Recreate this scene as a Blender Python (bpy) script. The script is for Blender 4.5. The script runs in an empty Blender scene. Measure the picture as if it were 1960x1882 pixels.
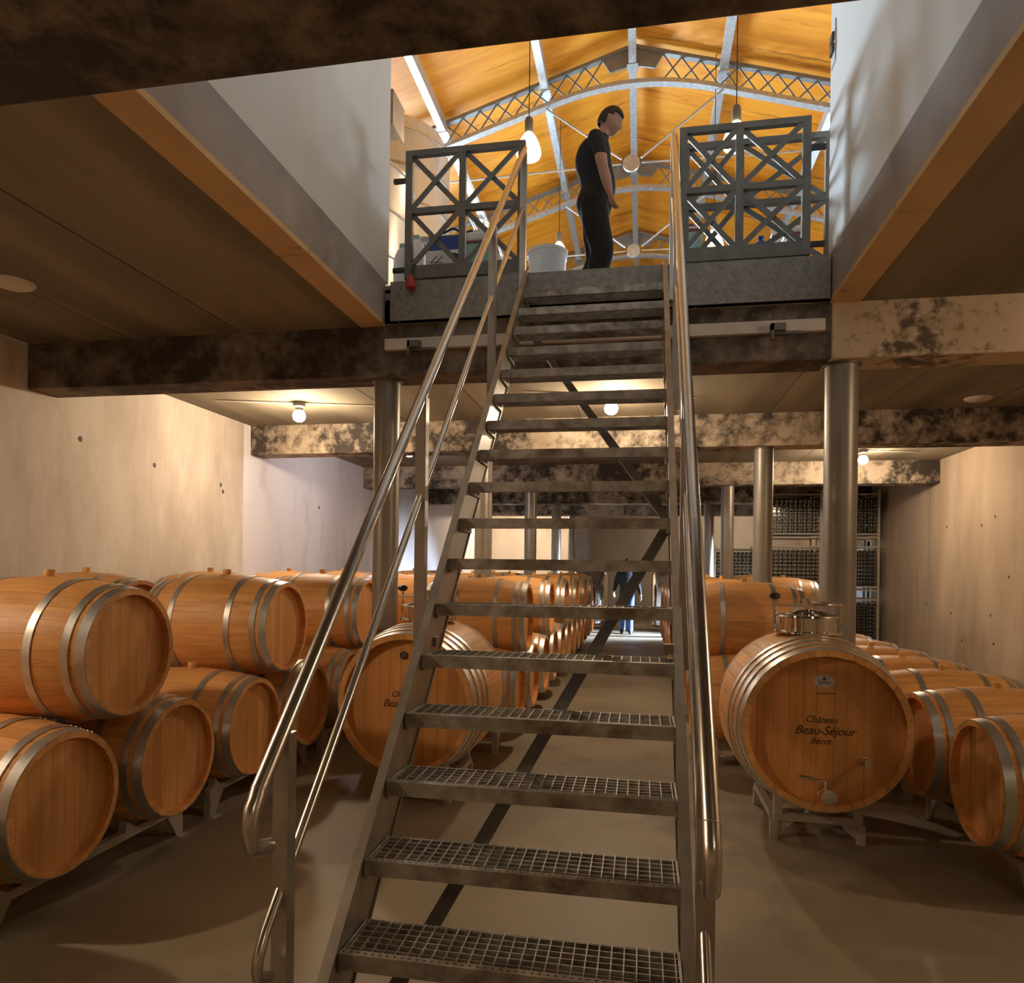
import bpy, bmesh, math, random
from mathutils import Vector, Matrix, Euler
random.seed(7)
PI = math.pi
SC = bpy.context.scene
COL = SC.collection

# ------------------------------------------------------------------ camera
F_PX, VPX, HY, ROLL = 1350.0, 1227.0, 1090.0, 0.013
H_CAM = 1.54
cam_d = bpy.data.cameras.new('camera')
cam = bpy.data.objects.new('camera', cam_d); COL.objects.link(cam)
cam_d.sensor_fit = 'HORIZONTAL'; cam_d.sensor_width = 36.0
cam_d.lens = F_PX / 1960.0 * 36.0
yaw = math.atan((VPX - 980.0) / F_PX)
cy = HY - ROLL * (VPX - 980.0)
cam_d.shift_x = 0.0
cam_d.shift_y = (cy - 941.0) / 1960.0
cam.location = (0, 0, H_CAM)
cam.rotation_euler = (Matrix.Rotation(yaw, 4, 'Z') @ Matrix.Rotation(PI / 2, 4, 'X') @ Matrix.Rotation(ROLL, 4, 'Z')).to_euler()
cam_d.clip_start = 0.05; cam_d.clip_end = 200
SC.camera = cam

# ------------------------------------------------------------------ world / exposure
w = bpy.data.worlds.new('world'); SC.world = w; w.use_nodes = True
w.node_tree.nodes['Background'].inputs[0].default_value = (0.55, 0.68, 1.0, 1)
w.node_tree.nodes['Background'].inputs[1].default_value = 0.6
SC.view_settings.view_transform = 'Standard'
SC.view_settings.look = 'None'
SC.view_settings.exposure = 0.0
SC.view_settings.gamma = 1.0
SC.view_settings.use_curve_mapping = False

WARM = (1.0, 0.78, 0.56)
DAY = (0.62, 0.81, 1.0)
def area_light(name, loc, target, sx, sy, watts, color):
    d = bpy.data.lights.new(name, 'AREA'); d.shape = 'RECTANGLE'; d.size = sx; d.size_y = sy
    d.energy = watts; d.color = color
    o = bpy.data.objects.new(name, d); COL.objects.link(o); o.location = loc
    o.rotation_euler = (Vector(target) - Vector(loc)).to_track_quat('-Z', 'Y').to_euler()
    return o
def point_light(name, loc, watts, color, radius, parent=None):
    d = bpy.data.lights.new(name, 'POINT'); d.energy = watts; d.color = color; d.shadow_soft_size = radius
    o = bpy.data.objects.new(name, d); COL.objects.link(o); o.location = loc
    if parent: o.parent = parent
    return o
# daylight through the hall's side window and the cellar's side door
area_light('daylight_hall_window', (-7.85, 21.0, 6.4), (1.3, 4.4, 4.9), 6.0, 4.0, 3400, DAY).data.spread = math.radians(95)
area_light('daylight_hall_window_right', (7.25, 21.0, 6.4), (-2.0, 4.4, 4.9), 6.0, 4.0, 550, DAY).data.spread = math.radians(95)
dl = area_light('daylight_cellar_door', (4.80, 16.92, 1.25), (-1.0, 16.3, 0.0), 0.7, 1.6, 420, (0.62, 0.78, 1.0)); dl.data.spread = math.radians(38)

CELLAR_W = 95.0
HALL_W = 75.0

# ------------------------------------------------------------------ materials
MATS = {}
def nd(nt, t, x=0, y=0): n = nt.nodes.new(t); n.location = (x, y); return n
def mat(name, c1, c2=None, scale=6.0, rough=0.6, metal=0.0, bump=0.0, stretch=(1, 1, 1), rnd=0.0, tone=False,
        detail=6, lo=0.35, hi=0.65, mold=None, rough2=None, coat=0.0, distort=0.0, spots=None):
    m = bpy.data.materials.new(name); m.use_nodes = True; nt = m.node_tree; L = nt.links
    b = nt.nodes['Principled BSDF']
    b.inputs['Metallic'].default_value = metal; b.inputs['Roughness'].default_value = rough
    if coat: b.inputs['Coat Weight'].default_value = coat
    c2 = c2 or c1
    tc = nd(nt, 'ShaderNodeTexCoord'); mp = nd(nt, 'ShaderNodeMapping'); mp.inputs['Scale'].default_value = stretch
    oi = nd(nt, 'ShaderNodeObjectInfo')
    L.new(tc.outputs['Object'], mp.inputs['Vector'])
    # shift the pattern per object so that copies differ
    sh = nd(nt, 'ShaderNodeVectorMath'); sh.operation = 'SCALE'; sh.inputs[0].default_value = (13.1, 7.7, 5.3)
    L.new(oi.outputs['Random'], sh.inputs['Scale'])
    ad = nd(nt, 'ShaderNodeVectorMath'); L.new(mp.outputs[0], ad.inputs[0]); L.new(sh.outputs[0], ad.inputs[1])
    ns = nd(nt, 'ShaderNodeTexNoise'); ns.inputs['Scale'].default_value = scale; ns.inputs['Detail'].default_value = detail
    ns.inputs['Distortion'].default_value = distort
    L.new(ad.outputs[0], ns.inputs['Vector'])
    rp = nd(nt, 'ShaderNodeValToRGB'); rp.color_ramp.elements[0].position = lo; rp.color_ramp.elements[1].position = hi
    rp.color_ramp.elements[0].color = (*c1, 1); rp.color_ramp.elements[1].color = (*c2, 1)
    L.new(ns.outputs['Fac'], rp.inputs['Fac'])
    col = rp.outputs['Color']
    def mul(colsock, facsock):
        mx = nd(nt, 'ShaderNodeMix'); mx.data_type = 'RGBA'; mx.blend_type = 'MULTIPLY'; mx.inputs['Factor'].default_value = 1
        L.new(colsock, mx.inputs['A']); L.new(facsock, mx.inputs['B']); return mx.outputs['Result']
    if rnd:
        mr = nd(nt, 'ShaderNodeMapRange'); mr.inputs['To Min'].default_value = 1 - rnd; mr.inputs['To Max'].default_value = 1 + rnd * 0.35
        L.new(oi.outputs['Random'], mr.inputs['Value']); col = mul(col, mr.outputs[0])
    if tone:
        at = nd(nt, 'ShaderNodeAttribute'); at.attribute_name = 'tone'; col = mul(col, at.outputs['Color'])
    if mold:
        mc, msc, mlo, mhi = mold
        n2 = nd(nt, 'ShaderNodeTexNoise'); n2.inputs['Scale'].default_value = msc; n2.inputs['Detail'].default_value = 10
        n2.inputs['Roughness'].default_value = 0.7
        L.new(ad.outputs[0], n2.inputs['Vector'])
        n3 = nd(nt, 'ShaderNodeTexNoise'); n3.inputs['Scale'].default_value = msc * 0.16; n3.inputs['Detail'].default_value = 3
        L.new(ad.outputs[0], n3.inputs['Vector'])
        av = nd(nt, 'ShaderNodeMath'); av.operation = 'MULTIPLY_ADD'; L.new(n3.outputs['Fac'], av.inputs[0]); av.inputs[1].default_value = 0.9; av.inputs[2].default_value = -0.45
        sm_ = nd(nt, 'ShaderNodeMath'); sm_.operation = 'ADD'; L.new(n2.outputs['Fac'], sm_.inputs[0]); L.new(av.outputs[0], sm_.inputs[1])
        r2 = nd(nt, 'ShaderNodeValToRGB'); r2.color_ramp.elements[0].position = mlo; r2.color_ramp.elements[1].position = mhi
        L.new(sm_.outputs[0], r2.inputs['Fac'])
        mx = nd(nt, 'ShaderNodeMix'); mx.data_type = 'RGBA'
        L.new(r2.outputs['Color'], mx.inputs['Factor']); L.new(col, mx.inputs['A']); mx.inputs['B'].default_value = (*mc, 1)
        col = mx.outputs['Result']
    L.new(col, b.inputs['Base Color'])
    if rough2 is not None:
        mr = nd(nt, 'ShaderNodeMapRange'); mr.inputs['To Min'].default_value = rough; mr.inputs['To Max'].default_value = rough2
        L.new(ns.outputs['Fac'], mr.inputs['Value']); L.new(mr.outputs[0], b.inputs['Roughness'])
    if bump:
        bp = nd(nt, 'ShaderNodeBump'); bp.inputs['Strength'].default_value = bump; bp.inputs['Distance'].default_value = 0.01
        L.new(ns.outputs['Fac'], bp.inputs['Height']); L.new(bp.outputs[0], b.inputs['Normal'])
    MATS[name] = m; return m
def emis(name, color, strength):
    m = bpy.data.materials.new(name); m.use_nodes = True; nt = m.node_tree
    b = nt.nodes['Principled BSDF']; b.inputs['Base Color'].default_value = (*color, 1)
    b.inputs['Emission Color'].default_value = (*color, 1); b.inputs['Emission Strength'].default_value = strength
    MATS[name] = m; return m

mat('floor', (0.245, 0.20, 0.135), (0.37, 0.31, 0.215), 1.1, 0.42, bump=0.15, detail=9, lo=0.3, hi=0.72, rough2=0.6, mold=((0.19, 0.15, 0.11), 2.3, 0.58, 0.8))
mat('plaster_warm', (0.62, 0.55, 0.46), (0.72, 0.65, 0.56), 1.3, 0.85, bump=0.08, stretch=(1, 1, 0.35), detail=8, mold=((0.40, 0.33, 0.26), 0.9, 0.56, 0.85))
mat('concrete_wall', (0.50, 0.375, 0.25), (0.60, 0.46, 0.32), 1.6, 0.8, bump=0.08, stretch=(1, 1.6, 0.35), detail=9, mold=((0.36, 0.30, 0.24), 2.5, 0.5, 0.85))
mat('plaster_daylit', (0.74, 0.71, 0.74), (0.82, 0.79, 0.82), 1.3, 0.85, bump=0.08, stretch=(1, 1, 0.35), detail=8, mold=((0.46, 0.42, 0.42), 1.6, 0.6, 0.9))  # pale lilac base stands in for cool daylight on the far left wall
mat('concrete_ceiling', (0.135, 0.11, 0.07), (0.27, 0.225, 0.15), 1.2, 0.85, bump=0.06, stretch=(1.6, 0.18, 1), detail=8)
mat('concrete_edge', (0.30, 0.27, 0.24), (0.38, 0.34, 0.31), 3.0, 0.85, bump=0.06, detail=8)
mat('concrete_edge_under', (0.58, 0.38, 0.18), (0.66, 0.44, 0.22), 2.0, 0.85, bump=0.06, detail=8, mold=((0.2, 0.13, 0.07), 3, 0.66, 0.8))
mat('beam_concrete', (0.42, 0.33, 0.23), (0.60, 0.49, 0.36), 2.0, 0.85, bump=0.1, detail=9, mold=((0.05, 0.038, 0.03), 6.5, 0.36, 0.60))
mat('beam_mouldy', (0.17, 0.135, 0.10), (0.28, 0.225, 0.165), 2.0, 0.85, bump=0.1, detail=9, mold=((0.045, 0.034, 0.027), 5.0, 0.33, 0.58))
mat('plaster_white', (0.70, 0.69, 0.64), (0.80, 0.79, 0.74), 1.2, 0.8, bump=0.05, stretch=(1, 1, 0.3), detail=7)
mat('oak', (0.66, 0.295, 0.080), (0.84, 0.43, 0.145), 7.0, 0.5, bump=0.06, stretch=(0.35, 3.2, 3.2), rnd=0.16, tone=True, detail=8, lo=0.3, hi=0.7, mold=((0.46, 0.22, 0.07), 9.0, 0.62, 0.78))
mat('oak_head', (0.60, 0.27, 0.078), (0.76, 0.385, 0.135), 7.0, 0.5, bump=0.05, stretch=(3.0, 3.0, 0.3), rnd=0.16, tone=True, detail=8, lo=0.3, hi=0.7)
mat('oak_vat_head', (0.54, 0.225, 0.06), (0.70, 0.33, 0.105), 6.0, 0.45, bump=0.05, stretch=(3.0, 3.0, 0.3), rnd=0.22, tone=True, detail=8, lo=0.3, hi=0.7)
mat('hoop', (0.56, 0.55, 0.52), (0.66, 0.65, 0.62), 14, 0.32, metal=0.85, detail=4, rnd=0.1, rough2=0.44)
mat('bung', (0.65, 0.32, 0.06), (0.72, 0.38, 0.09), 8, 0.4)
mat('rack_steel', (0.42, 0.38, 0.31), (0.50, 0.45, 0.38), 8, 0.5, metal=0.2)
mat('galvanised', (0.28, 0.26, 0.225), (0.50, 0.465, 0.405), 16, 0.42, metal=0.5, bump=0.1, detail=6, rough2=0.62, mold=((0.16, 0.115, 0.07), 7, 0.55, 0.75))
mat('stringer_steel', (0.34, 0.31, 0.26), (0.44, 0.40, 0.34), 9, 0.34, metal=0.8, detail=6, rough2=0.5)
mat('stainless', (0.62, 0.59, 0.55), (0.68, 0.65, 0.60), 20, 0.22, metal=1.0, stretch=(1, 1, 0.2), rough2=0.3)
mat('tank_steel', (0.66, 0.68, 0.70), (0.74, 0.76, 0.78), 10, 0.26, metal=0.65, stretch=(1, 1, 0.2), rough2=0.34)
mat('beam_speckled', (0.46, 0.36, 0.25), (0.62, 0.50, 0.37), 2.0, 0.85, bump=0.1, detail=9, mold=((0.12, 0.09, 0.065), 9.0, 0.60, 0.74))
mat('stainless_polished', (0.72, 0.70, 0.66), (0.76, 0.74, 0.70), 10, 0.08, metal=1.0)
mat('post_steel', (0.45, 0.42, 0.38), (0.52, 0.49, 0.45), 10, 0.36, metal=0.9)
mat('column_paint', (0.25, 0.225, 0.185), (0.29, 0.26, 0.215), 4, 0.38, metal=0.35)
mat('gate_paint', (0.135, 0.13, 0.115), (0.18, 0.17, 0.15), 8, 0.45, metal=0.3)
mat('tread_plate', (0.22, 0.205, 0.185), (0.30, 0.28, 0.25), 22, 0.5, metal=0.5, bump=0.4, detail=3)
mat('truss_steel', (0.24, 0.26, 0.26), (0.32, 0.34, 0.34), 5, 0.5, metal=0.4)
mat('galv_bright', (0.46, 0.48, 0.49), (0.60, 0.62, 0.63), 12, 0.42, metal=0.5, detail=8)
mat('roof_wood', (0.78, 0.265, 0.010), (0.92, 0.42, 0.035), 1.6, 0.45, stretch=(0.3, 3.5, 1.0), detail=9, lo=0.3, hi=0.7, distort=0.6, mold=((0.45, 0.16, 0.01), 3.2, 0.58, 0.74))
mat('white_board', (0.55, 0.50, 0.43), (0.64, 0.58, 0.5), 4, 0.8)
mat('black_plastic', (0.02, 0.02, 0.022), (0.03, 0.03, 0.03), 8, 0.35)
mat('blue_plastic', (0.02, 0.06, 0.30), (0.03, 0.08, 0.36), 5, 0.4)
mat('white_plastic', (0.74, 0.74, 0.74), (0.82, 0.82, 0.82), 5, 0.4)
mat('green_plastic', (0.25, 0.48, 0.40), (0.32, 0.56, 0.46), 5, 0.35)
mat('red_plastic', (0.40, 0.02, 0.025), (0.48, 0.03, 0.03), 5, 0.35)
mat('maroon_plastic', (0.22, 0.03, 0.06), (0.26, 0.04, 0.07), 5, 0.4)
mat('lamp_socket', (0.16, 0.15, 0.14), (0.2, 0.19, 0.18), 6, 0.4)
mat('label_paper', (0.50, 0.48, 0.50), (0.58, 0.56, 0.58), 9, 0.6)
mat('ink', (0.06, 0.028, 0.012), None, 8, 0.7)
mat('ink_grey', (0.10, 0.08, 0.09), None, 8, 0.7)
mat('bottle_glass', (0.012, 0.014, 0.008), (0.02, 0.022, 0.012), 8, 0.12)
mat('wire', (0.22, 0.20, 0.17), (0.28, 0.26, 0.22), 9, 0.4, metal=0.7)
mat('skin', (0.42, 0.21, 0.13), (0.50, 0.26, 0.17), 9, 0.55)
mat('hair', (0.02, 0.014, 0.010), (0.035, 0.024, 0.016), 40, 0.6)
mat('shirt', (0.012, 0.013, 0.018), (0.02, 0.021, 0.028), 20, 0.85, bump=0.2)
mat('trousers', (0.010, 0.009, 0.009), (0.017, 0.015, 0.014), 14, 0.9, bump=0.2)
mat('jeans', (0.04, 0.09, 0.30), (0.08, 0.15, 0.42), 14, 0.85, bump=0.2)
mat('jacket', (0.012, 0.014, 0.02), (0.02, 0.022, 0.03), 14, 0.85)
mat('shoe', (0.06, 0.04, 0.03), None, 8, 0.6)
emis('bulb_cellar', (1.0, 0.80, 0.5), 60.0)
emis('bulb_hall', (1.0, 0.78, 0.45), 9.0)
emis('window_pane', (0.75, 0.87, 1.0), 3.0)
emis('door_pane', (0.6, 0.72, 0.9), 0.15)

# ------------------------------------------------------------------ mesh helpers
class MB:
    def __init__(s): s.v = []; s.f = []; s.sm = []; s.mi = []; s.m = 0
    def add(s, vs, fs, smooth=False):
        o = len(s.v); s.v += [tuple(v) for v in vs]
        for f in fs: s.f.append(tuple(i + o for i in f)); s.sm.append(smooth); s.mi.append(s.m)
    def box(s, x0, x1, y0, y1, z0, z1):
        s.add([(x0, y0, z0), (x1, y0, z0), (x1, y1, z0), (x0, y1, z0), (x0, y0, z1), (x1, y0, z1), (x1, y1, z1), (x0, y1, z1)],
              [(3, 2, 1, 0), (4, 5, 6, 7), (0, 1, 5, 4), (1, 2, 6, 5), (2, 3, 7, 6), (3, 0, 4, 7)])
    def bar(s, a, b, wd, ht, up=(0, 0, 1)):
        a = Vector(a); b = Vector(b); d = (b - a).normalized(); u = Vector(up)
        sd = d.cross(u)
        if sd.length < 1e-4: sd = d.cross(Vector((1, 0, 0)))
        sd.normalize(); u = sd.cross(d).normalized()
        sd *= wd / 2; u *= ht / 2
        vs = [a - sd - u, a + sd - u, a + sd + u, a - sd + u, b - sd - u, b + sd - u, b + sd + u, b - sd + u]
        s.add(vs, [(0, 1, 2, 3), (7, 6, 5, 4), (4, 5, 1, 0), (5, 6, 2, 1), (6, 7, 3, 2), (7, 4, 0, 3)])
    def tube(s, pts, r, n=12, caps=True):
        pts = [Vector(p) for p in pts]; rings = []
        rr = r if isinstance(r, (list, tuple)) else [r] * len(pts)
        t0 = (pts[1] - pts[0]).normalized(); ref = Vector((0, 0, 1)) if abs(t0.z) < 0.9 else Vector((1, 0, 0))
        nrm = t0.cross(ref).normalized(); vs = []
        for i, p in enumerate(pts):
            if i == 0: t = (pts[1] - p)
            elif i == len(pts) - 1: t = (p - pts[i - 1])
            else: t = (pts[i + 1] - p).normalized() + (p - pts[i - 1]).normalized()
            t.normalize(); nrm = (nrm - t * nrm.dot(t)).normalized(); bn = t.cross(nrm)
            for k in range(n):
                a = 2 * PI * k / n; vs.append(p + (nrm * math.cos(a) + bn * math.sin(a)) * rr[i])
        o = len(pts); fs = []
        for i in range(o - 1):
            for k in range(n): fs.append((i * n + k, i * n + (k + 1) % n, (i + 1) * n + (k + 1) % n, (i + 1) * n + k))
        s.add(vs, fs, True)
        if caps:
            s.add(vs[:n], [tuple(range(n))[::-1]]); s.add(vs[-n:], [tuple(range(n))])
    def lathe(s, prof, n=32, axis='Z', c=(0, 0, 0), smooth=True, closed=False):
        vs = []; m = len(prof)
        for k in range(n):
            a = 2 * PI * k / n; ca, sa = math.cos(a), math.sin(a)
            for (r, h) in prof:
                if axis == 'Z': p = (r * ca, r * sa, h)
                elif axis == 'X': p = (h, r * ca, r * sa)
                else: p = (r * sa, h, r * ca)
                vs.append((p[0] + c[0], p[1] + c[1], p[2] + c[2]))
        fs = []
        for k in range(n):
            k2 = (k + 1) % n
            for i in range(m if closed else m - 1):
                j = (i + 1) % m
                fs.append((k * m + i, k2 * m + i, k2 * m + j, k * m + j))
        s.add(vs, fs, smooth)
    def mesh(s, name, mats=None, ang=35):
        me = bpy.data.meshes.new(name); me.from_pydata(s.v, [], s.f)
        for m in (mats or []): me.materials.append(MATS[m])
        me.polygons.foreach_set('use_smooth', s.sm); me.polygons.foreach_set('material_index', s.mi)
        bm = bmesh.new(); bm.from_mesh(me); bmesh.ops.remove_doubles(bm, verts=bm.verts, dist=1e-6)
        bmesh.ops.recalc_face_normals(bm, faces=bm.faces); bm.to_mesh(me); bm.free()
        if any(s.sm): me.set_sharp_from_angle(angle=math.radians(ang))
        return me
    def build(s, name, m, parent=None, loc=None, ang=35):
        me = s.mesh(name, [m] if isinstance(m, str) else m, ang)
        return inst(name, me, parent, loc)
def inst(name, me, parent=None, loc=None, rot=None):
    o = bpy.data.objects.new(name, me); COL.objects.link(o)
    if parent: o.parent = parent
    if loc is not None: o.location = loc
    if rot is not None: o.rotation_euler = rot
    return o
def settone(me, per_face=None):
    at = me.color_attributes.new('tone', 'FLOAT_COLOR', 'CORNER')
    if per_face is None:
        at.data.foreach_set('color', [1.0] * (4 * len(at.data)))
    else:
        c = []
        for p in me.polygons:
            t = per_face(p)
            for _ in p.loop_indices: c += [t, t, t, 1]
        at.data.foreach_set('color', c)
def tag(o, label, cat, group=None, kind=None):
    o['label'] = label; o['category'] = cat
    if group: o['group'] = group
    if kind: o['kind'] = kind
    return o
def thing(name, label, cat, loc=(0, 0, 0), rz=0.0, group=None):
    o = bpy.data.objects.new(name, None); COL.objects.link(o); o.empty_display_size = 0.1
    o.location = loc; o.rotation_euler = (0, 0, rz)
    return tag(o, label, cat, group)
def struct(o, label=None):
    o['kind'] = 'structure'
    if label: o['label'] = label
    return o
def simple_box(name, m, x0, x1, y0, y1, z0, z1, parent=None, bevel=0.0):
    b = MB(); cx, cyy, cz = (x0 + x1) / 2, (y0 + y1) / 2, z0
    b.box(x0 - cx, x1 - cx, y0 - cyy, y1 - cyy, 0, z1 - z0)
    o = b.build(name, m, parent, (cx, cyy, cz))
    if bevel:
        md = o.modifiers.new('bevel', 'BEVEL'); md.width = bevel; md.segments = 2; md.limit_method = 'ANGLE'
    return o

# ------------------------------------------------------------------ cellar shell
XL, XR = -5.3, 4.9
ZC = 3.44          # ceiling underside
ZB = 3.045         # beam underside
ZH = 3.755         # hall floor level
OX0, OX1, OY0, OY1 = -2.016, 1.288, 1.995, 5.30   # stair opening
YE = 24.0
struct(simple_box('floor', 'floor', XL - 0.3, XR + 0.3, -4.3, YE + 0.3, -0.25, 0.0), 'bare grey-brown concrete cellar floor')
fj = bpy.data.objects['floor']
wl = struct(simple_box('wall_left', 'plaster_warm', XL - 0.3, XL, -4.3, 8.72, 0.0, ZC), 'warm off-white plastered left cellar wall')
wl2 = struct(simple_box('wall_left_far', 'plaster_daylit', XL - 0.3, XL, 8.72, YE + 0.3, 0.0, ZC), 'plastered left wall deeper in the cellar, cool daylight put into its colour')
wr = struct(simple_box('wall_right', 'concrete_wall', XR, XR + 0.3, -4.3, YE + 0.3, 0.0, ZC), 'board-marked beige concrete right cellar wall')
struct(simple_box('wall_back', 'concrete_wall', XL, XR, -4.3, -4.0, 0.0, ZC), 'concrete wall behind the stair foot')
struct(simple_box('wall_end', 'plaster_warm', XL, XR, YE, YE + 0.3, 0.0, ZC), 'pale plastered end wall of the cellar')
struct(simple_box('wall_end_pilaster', 'concrete_edge', -1.95, -1.55, 21.0, 24.0, 0.0, ZC), 'grey pilaster wall at the end of the cellar')
# small tie-hole marks and repairs in the walls
for (x, y, z) in [(XL, 5.9, 2.72), (XL, 6.95, 2.62), (XL, 8.2, 2.55), (XL, 8.25, 2.47), (XL, 11.0, 2.5), (XL, 13.0, 2.45)]:
    b = MB(); b.lathe([(0.0, 0.004), (0.022, 0.004), (0.028, 0.0)], 10, 'X'); b.build('tie_hole_plug', 'ink_grey', wl if y < 8.7 else wl2, (0.15, y - ((-4.3 + 8.72) / 2 if y < 8.7 else (8.72 + YE + 0.3) / 2), z))
for (y, z) in [(11.0, 2.35), (11.4, 2.25), (12.6, 2.3), (11.1, 0.95), (12.4, 0.9), (13.4, 1.0), (10.6, 1.5), (11.0, 0.55), (12.0, 0.5)]:
    b = MB(); b.lathe([(0.0, -0.004), (0.018, -0.004), (0.024, 0.0)], 10, 'X'); b.build('tie_hole_plug', 'ink_grey', wr, (-0.15, y - (-4.3 + YE + 0.3) / 2, z))
# vertical formwork joint in the right wall
b = MB(); b.box(-0.004, 0.0, -0.012, 0.012, 0, ZC); b.build('wall_joint', 'concrete_edge', wr, (-0.15, 13.3 - (YE - 4) / 2, 0))
b = MB(); b.box(-0.004, 0.0, -0.012, 0.012, 0, ZC); b.build('wall_joint', 'concrete_edge', wr, (-0.15, 17.3 - (YE - 4) / 2, 0))

dr = struct(simple_box('door_1', 'door_pane', XR - 0.03, XR - 0.005, 16.42, 17.42, 0.0, 2.2), 'glazed daylit side door of the cellar')
for (ya, yb, za, zb) in ((-0.5, -0.44, 0, 2.2), (0.44, 0.5, 0, 2.2), (-0.5, 0.5, 2.12, 2.2), (-0.5, 0.5, 0, 0.1)): simple_box('door_frame', 'gate_paint', -0.05, -0.012, ya, yb, za, zb, dr)
# ceiling: precast planks running away from the camera, set with open joints
def ceiling_bay(name, x0, x1, y0, y1, label, n):
    o = struct(bpy.data.objects.new(name, None), label); COL.objects.link(o); o.location = (0, 0, ZC)
    wv = (x1 - x0) / n
    for i in range(n):
        a, c = x0 + i * wv + 0.006, x0 + (i + 1) * wv - 0.006
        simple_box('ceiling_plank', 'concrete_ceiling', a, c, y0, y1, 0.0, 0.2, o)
    bk = simple_box('ceiling_backing', 'concrete_edge', x0, x1, y0, y1, 0.012, 0.28, o)
    return o
EB = 0.2   # edge beam around the opening
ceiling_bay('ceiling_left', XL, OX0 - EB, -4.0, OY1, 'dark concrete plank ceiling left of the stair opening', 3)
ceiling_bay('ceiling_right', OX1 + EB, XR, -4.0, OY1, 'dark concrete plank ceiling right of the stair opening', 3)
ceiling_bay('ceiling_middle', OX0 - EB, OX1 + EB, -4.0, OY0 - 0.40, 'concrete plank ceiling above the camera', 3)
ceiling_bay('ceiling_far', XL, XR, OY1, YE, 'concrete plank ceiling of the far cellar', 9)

# concrete downstand beams
BEAMS = [(1.50, 1.995), (5.30, 5.63), (8.88, 9.22), (12.88, 13.22), (16.4, 16.75), (20.0, 20.35)]
BL = ['dark mouldy concrete beam crossing the top of the view', 'mouldy concrete beam carrying the top of the stair', 'blotchy concrete beam, second behind the stair',
      'blotchy concrete beam, third behind the stair', 'dark concrete beam, fourth behind the stair', 'dark concrete beam nearest the end wall']
for i, (y0, y1) in enumerate(BEAMS):
    if i == 1:
        struct(simple_box('ceiling_beam', 'beam_mouldy', XL, 1.30, y0, y1, ZB, ZC + 0.03, None, 0.012), 'black mouldy concrete beam carrying the top of the stair')
        struct(simple_box('ceiling_beam', 'beam_speckled', 1.30, XR, y0, y1, ZB, ZC + 0.03, None, 0.012), 'paler speckled concrete beam over the first right column'); continue
    b = simple_box('ceiling_beam', 'beam_mouldy' if i == 0 else 'beam_concrete', XL, XR, y0, y1, ZB, ZC + (0.03 if i else 0.05), None, 0.012)
    struct(b, BL[i])
# round steel columns
COLS = [(-2.05, 5.465), (1.415, 5.465), (-2.045, 9.05), (1.46, 9.05), (-2.045, 13.05), (1.5, 13.05), (-1.98, 16.57), (1.5, 16.57), (-1.95, 20.17), (1.5, 20.17)]
ORD = ['first', 'second', 'third', 'fourth', 'fifth', 'sixth', 'seventh', 'eighth', 'ninth', 'tenth', 'eleventh', 'twelfth', 'thirteenth', 'fourteenth', 'fifteenth', 'sixteenth']
for i, (x, y) in enumerate(COLS):
    side = 'left' if x < 0 else 'right'
    r = 0.105 if i in (0,) else 0.114
    t = thing('steel_column', '%s round grey steel column from the front in the %s line' % (ORD[i // 2], side), 'column', (x, y, 0), 0, 'round steel columns under the beams')
    b = MB(); b.lathe([(r, 0.02), (r, ZB - 0.015)], 36); b.build('shaft', 'column_paint', t)
    b = MB(); b.lathe([(0, ZB - 0.016), (r + 0.018, ZB - 0.016), (r + 0.018, ZB - 0.001), (0, ZB - 0.001)], 36); b.build('cap_plate', 'gate_paint', t)
    b = MB(); b.lathe([(0, 0.02), (r + 0.012, 0.02), (r + 0.012, 0.0), (0, 0.0)], 36); b.build('base_plate', 'gate_paint', t)

# stair opening: slab edge and plastered enclosure above
for nm, x0, x1 in (('left', OX0 - EB, OX0), ('right', OX1, OX1 + EB)):
    e = struct(simple_box('trim_opening_' + nm, 'concrete_edge', x0, x1, OY0, OY1, ZC + 0.03, ZH + 0.035), 'bare concrete slab edge on the %s of the stair opening' % nm)
    # underside strip cast in two lengths with a joint
    for (ya, yb) in ((OY0, 4.0), (4.012, OY1)):
        simple_box('edge_strip', 'concrete_edge_under', -EB / 2, EB / 2, ya - (OY0 + OY1) / 2, yb - (OY0 + OY1) / 2, -0.035, 0.0, e)
    struct(simple_box('wall_stair_' + nm, 'plaster_white', x0, x1, OY0, OY1 + 0.06, ZH + 0.035, 8.2), 'white plastered enclosure wall %s of the stair opening' % nm)
struct(simple_box('wall_stair_near', 'plaster_white', OX0 - EB, OX1 + EB, OY0 - 0.25, OY0 - 0.02, ZH, 8.2), 'white wall closing the stair opening above the near beam')

# ------------------------------------------------------------------ upper hall shell
HX0, HX1, HY1 = -8.0, 7.4, 42.0
RX = -0.30
def zr(x): return 12.28 - 0.30 * abs(x - RX)
struct(simple_box('floor_hall', 'concrete_edge', HX0, HX1, OY1 + 0.0, HY1, ZH - 0.06, ZH), 'pale concrete floor of the upper hall')
struct(simple_box('floor_hall_left', 'concrete_edge', HX0, OX0 - EB, -3.0, OY1, ZH - 0.06, ZH), 'hall floor left of the stair enclosure')
struct(simple_box('floor_hall_right', 'concrete_edge', OX1 + EB, HX1, -3.0, OY1, ZH - 0.06, ZH), 'hall floor right of the stair enclosure')
hw = struct(simple_box('wall_hall_left', 'plaster_white', HX0 - 0.3, HX0, -3.0, HY1, ZH, zr(HX0) + 0.2), 'white left wall of the upper hall')
struct(simple_box('wall_hall_right', 'plaster_white', HX1, HX1 + 0.3, -3.0, HY1, ZH, zr(HX1) + 0.2), 'white right wall of the upper hall')
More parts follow.
